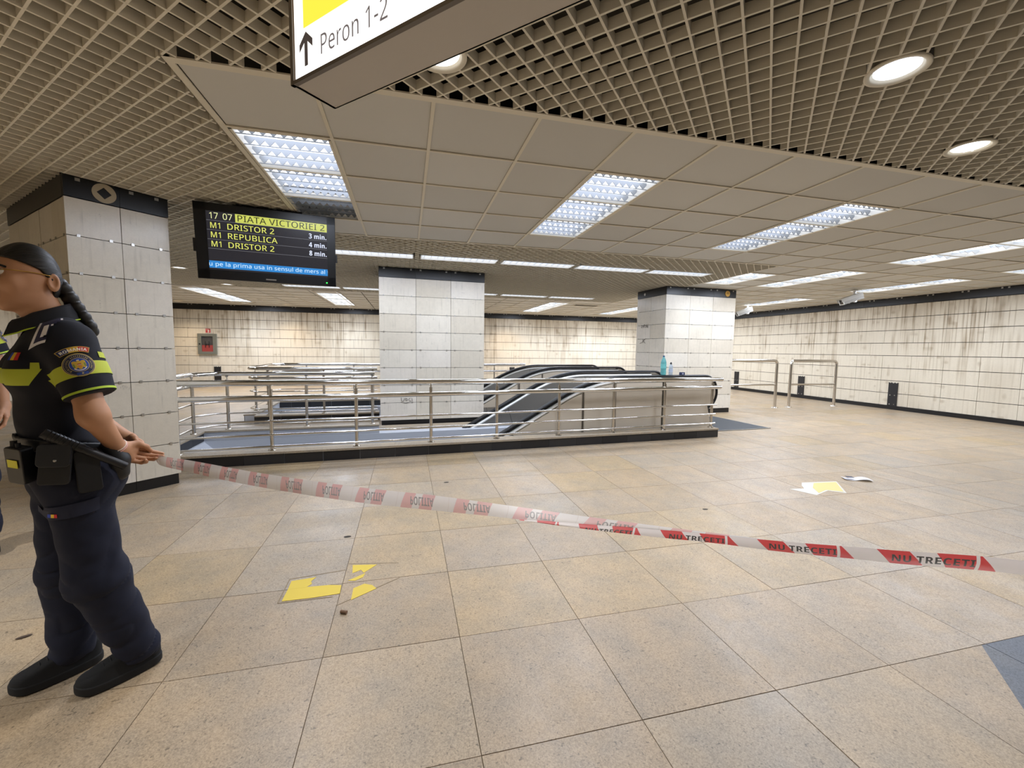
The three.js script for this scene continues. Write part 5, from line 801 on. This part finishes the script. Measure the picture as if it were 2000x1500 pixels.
  const b0 = [0.195, 1.045, 0.1], b1 = [0.2, 0.885, -0.105]; const baton = part('baton', rod(b0, mix3(b0, b1, 0.45), 0.017, 14), blackPlastic, belt); part('baton_shaft', rod(mix3(b0, b1, 0.45), b1, 0.0145, 14), std(0x1a1b1f, 0.45), belt); part('baton_grip_rings', [...Array(8)].map((_, i) => new THREE.TorusGeometry(0.0172, 0.0018, 6, 14).applyQuaternion(new THREE.Quaternion().setFromUnitVectors(V(0, 0, 1), V(...nrm(sub3(b1, b0))))).translate(...mix3(b0, b1, 0.06 + i * 0.045))), rubber, belt);
  part('holster', surfaceNet((x, y, z) => chain(x, y, z, [[0.14, 0.955, -0.075], [0.135, 0.9, -0.095], [0.13, 0.85, -0.1]], [0.034, 0.038, 0.032]), [0.07, 0.79, -0.17], [0.2, 1.02, -0.01], 0.006), leather, belt);
  // pocket flap with a tiny flag
  const sideRay = (x0, z0, z1, y0, y1, sl) => (u, v) => [[0.4, y0 + (y1 - y0) * v + sl * u, z0 + (z1 - z0) * u], [-1, 0, 0]];
  const pocket = part('pocket_flap', patch(Q.trF, sideRay(0, 0.105, -0.03, 0.715, 0.765, 0.02), 14, 6, 0.006), std(0x1b2036, 0.85, 0, DS), Q.tr); part('pocket_flag', patch(Q.trF, sideRay(0, 0.098, 0.078, 0.728, 0.742, 0.0), 3, 2, 0.0085), flagM, Q.tr);
  // bracelets on the left wrist
  const W = J.arms[0][2], dW = nrm(sub3(J.arms[0][1], W)); for (const [k, r, c] of [[0.012, 0.0028, 0xd9a5a0], [0.02, 0.002, 0xe7d9cf]]) part('bracelet', new THREE.TorusGeometry(0.0305, r, 8, 30).applyQuaternion(new THREE.Quaternion().setFromUnitVectors(V(0, 0, 1), V(...dW))).translate(...add3(W, dW, k)), std(c, 0.5), G);
}
{ // colleague standing in front of her, mostly outside the picture
  const J = {
    chest: 0.0, waist: 0.0, hip: -0.01, head: [0, 1.6, 0.05],
    legs: [[[0.09, 0.84, 0], [0.11, 0.45, 0.01], [0.12, 0.1, 0.0]], [[-0.09, 0.84, 0], [-0.11, 0.45, 0.01], [-0.12, 0.1, 0.0]]],
    arms: [[[0.168, 1.36, 0], [0.23, 1.09, -0.02], [0.24, 0.86, 0.03]], [[-0.168, 1.36, 0], [-0.23, 1.09, -0.02], [-0.24, 0.86, 0.03]]],
    tips: [[0.245, 0.77, 0.06], [-0.245, 0.77, 0.06]],
    sleeves: [[[0.16, 1.355, 0], [0.218, 1.165, -0.012], 0.074, 0.072], [[-0.16, 1.355, 0], [-0.218, 1.165, -0.012], 0.074, 0.072]],
  };
  const Q = person('second officer in navy uniform cut off by the left picture edge', [-2.79, 0, -3.335], 39 * R, { joints: J, indexEdge: [[0, 0, 1], [0, 0, 1]], shoes: [[[0.12, 0, -0.09], [0.13, 0, 0.17]], [[-0.12, 0, -0.09], [-0.13, 0, 0.17]]] });
  officerBadges(Q, 1, J, false); Q.G.scale.setScalar(1.09);
}
// ------------------------------------------------------------------ barrier tape
{
  const T = thing('barrier_tape', 'red and white police barrier tape stretched across the hall', 'tape');
  const pt = [[-1.035, 0.893, -2.075, -1.031, 0.862, -2.066], [-0.99, 0.896, -2.012, -0.968, 0.865, -1.968], [-0.836, 0.897, -1.9, -0.813, 0.862, -1.847], [-0.58, 0.906, -1.68, -0.561, 0.872, -1.625], [-0.348, 0.92, -1.481, -0.335, 0.887, -1.427], [-0.124, 0.936, -1.29, -0.119, 0.909, -1.238], [0.079, 0.957, -1.118, 0.076, 0.933, -1.072], [0.247, 0.969, -0.975, 0.237, 0.953, -0.937], [0.378, 0.977, -0.863, 0.365, 0.963, -0.834], [0.503, 0.987, -0.756, 0.489, 0.975, -0.735], [0.588, 0.995, -0.683, 0.573, 0.985, -0.666], [0.667, 1.003, -0.617, 0.651, 0.991, -0.603], [0.761, 1.018, -0.537, 0.744, 1.004, -0.525], [0.793, 1.023, -0.509, 0.776, 1.008, -0.498], [0.882, 1.038, -0.434, 0.863, 1.023, -0.425], [0.96, 1.046, -0.36, 0.94, 1.033, -0.353], [1.3, 1.1, -0.04, 1.3, 1.08, -0.04], [2.4, 1.2, 0.95, 2.4, 1.17, 0.95]];   // upper edge x, y, z and lower edge x, y, z
  const top = new THREE.CatmullRomCurve3(pt.map((p) => V(p[0], p[1], p[2])), false, 'centripetal'), bot = new THREE.CatmullRomCurve3(pt.map((p) => V(p[3], p[4], p[5])), false, 'centripetal');
  const PER = 0.175, N = 260, xs = (p) => p.x;
  const frac = (x) => { const t = [[-9, 0], [0.25, 0], [0.378, 0.38], [0.45, 0.6], [0.503, 0.72], [0.56, 0.84], [0.66, 1], [9, 1]]; for (let i = 1; i < t.length; i++) if (x < t[i][0]) return t[i - 1][1] + (t[i][1] - t[i - 1][1]) * (x - t[i - 1][0]) / (t[i][0] - t[i - 1][0]); return 1; };
  const ribbon = (front) => {
    const pos = [], uv = [], idx = []; let s = 0, prev = null, row = 0;
    for (let i = 0; i <= N; i++) {
      const t = i / N, A = top.getPoint(t), B = bot.getPoint(t); if (prev) s += Math.hypot(A.x - prev.x, A.z - prev.z); prev = A; const fr = frac(A.x), lean = 0.004 * Math.sin(s * 9);
      const hi = front ? B.clone().lerp(A, fr) : A, lo = front ? B : B.clone().lerp(A, Math.max(0, fr - 0.12)), off = front ? 0.003 : 0, w = front ? fr : 1 - Math.max(0, fr - 0.12); if (front ? fr < 0.02 : fr > 0.985) continue;
      const M = 4; for (let k = 0; k <= M; k++) { const q = hi.clone().lerp(lo, k / M); const bulge = Math.sin(k / M * Math.PI) * 0.003; pos.push(q.x - 0.5 * (off + bulge) + lean * (k / M - 0.5), q.y, q.z + 0.8 * (off + bulge)); uv.push(s / PER + 0.47, 1 - w * k / M); }
      if (row) for (let k = 0; k < M; k++) { const a = (row - 1) * (M + 1) + k, b = a + 1, c = a + M + 1, d = c + 1; idx.push(a, b, c, b, d, c); } row++;
    }
    const g = new THREE.BufferGeometry(); g.setAttribute('position', new THREE.Float32BufferAttribute(pos, 3)); g.setAttribute('uv', new THREE.Float32BufferAttribute(uv, 2)); g.setIndex(idx); g.computeVertexNormals(); return g;
  };
  const draw = (text, pale) => canvasTex(1024, 256, (g, w, h) => {
    g.fillStyle = pale ? '#f6f1f2' : '#f1e8e6'; g.fillRect(0, 0, w, h); g.fillStyle = pale ? '#efb6b9' : '#dc2a2e'; const para = (a, b, sl) => { g.beginPath(); g.moveTo(a * w, 0); g.lineTo(b * w, 0); g.lineTo((b + sl) * w, h); g.lineTo((a + sl) * w, h); g.fill(); };
    if (pale) { para(0.24, 0.46, -0.1); para(0.6, 0.84, -0.1); g.fillStyle = '#e8e2e2'; g.lineWidth = 14; g.strokeStyle = '#eee6e6'; g.beginPath(); g.moveTo(w * 0.04, h); g.quadraticCurveTo(w * 0.1, h * 0.4, w * 0.09, 0); g.stroke(); }
    else { para(0.1, 0.34, 0.1); g.beginPath(); g.moveTo(w * 0.53, 0); g.lineTo(w * 0.79, 0); g.lineTo(w * 0.79, h); g.lineTo(w * 0.6, h); g.fill(); g.beginPath(); g.moveTo(w * 0.815, 0); g.lineTo(w * 0.83, 0); g.lineTo(w * 0.93, h); g.lineTo(w * 0.815, h); g.fill(); }
    g.fillStyle = pale ? '#8f8a90' : '#161214'; g.font = 'bold 150px sans-serif'; g.textAlign = 'left'; g.textBaseline = 'middle'; g.save(); if (pale) { g.translate(w * 0.34, h * 0.47); g.scale(w * 0.46 / g.measureText(text).width, -1.3); g.font = 'bold 150px sans-serif'; } else { g.translate(w * 0.2, h * 0.54); g.scale(w * 0.59 / g.measureText(text).width, 1.2); } g.fillText(text, 0, 0); g.restore();
  });
  const mk = (tex, tr) => { tex.wrapS = THREE.RepeatWrapping; return phys({ map: tex, roughness: 0.42, transparent: true, opacity: 1 - tr, side: THREE.DoubleSide }); };
  part('reverse_side', ribbon(false), mk(draw('POLITIA', true), 0.22), T); part('printed_side', ribbon(true), mk(draw('NU TRECETI', false), 0.06), T);
}

renderer.render(scene, camera);
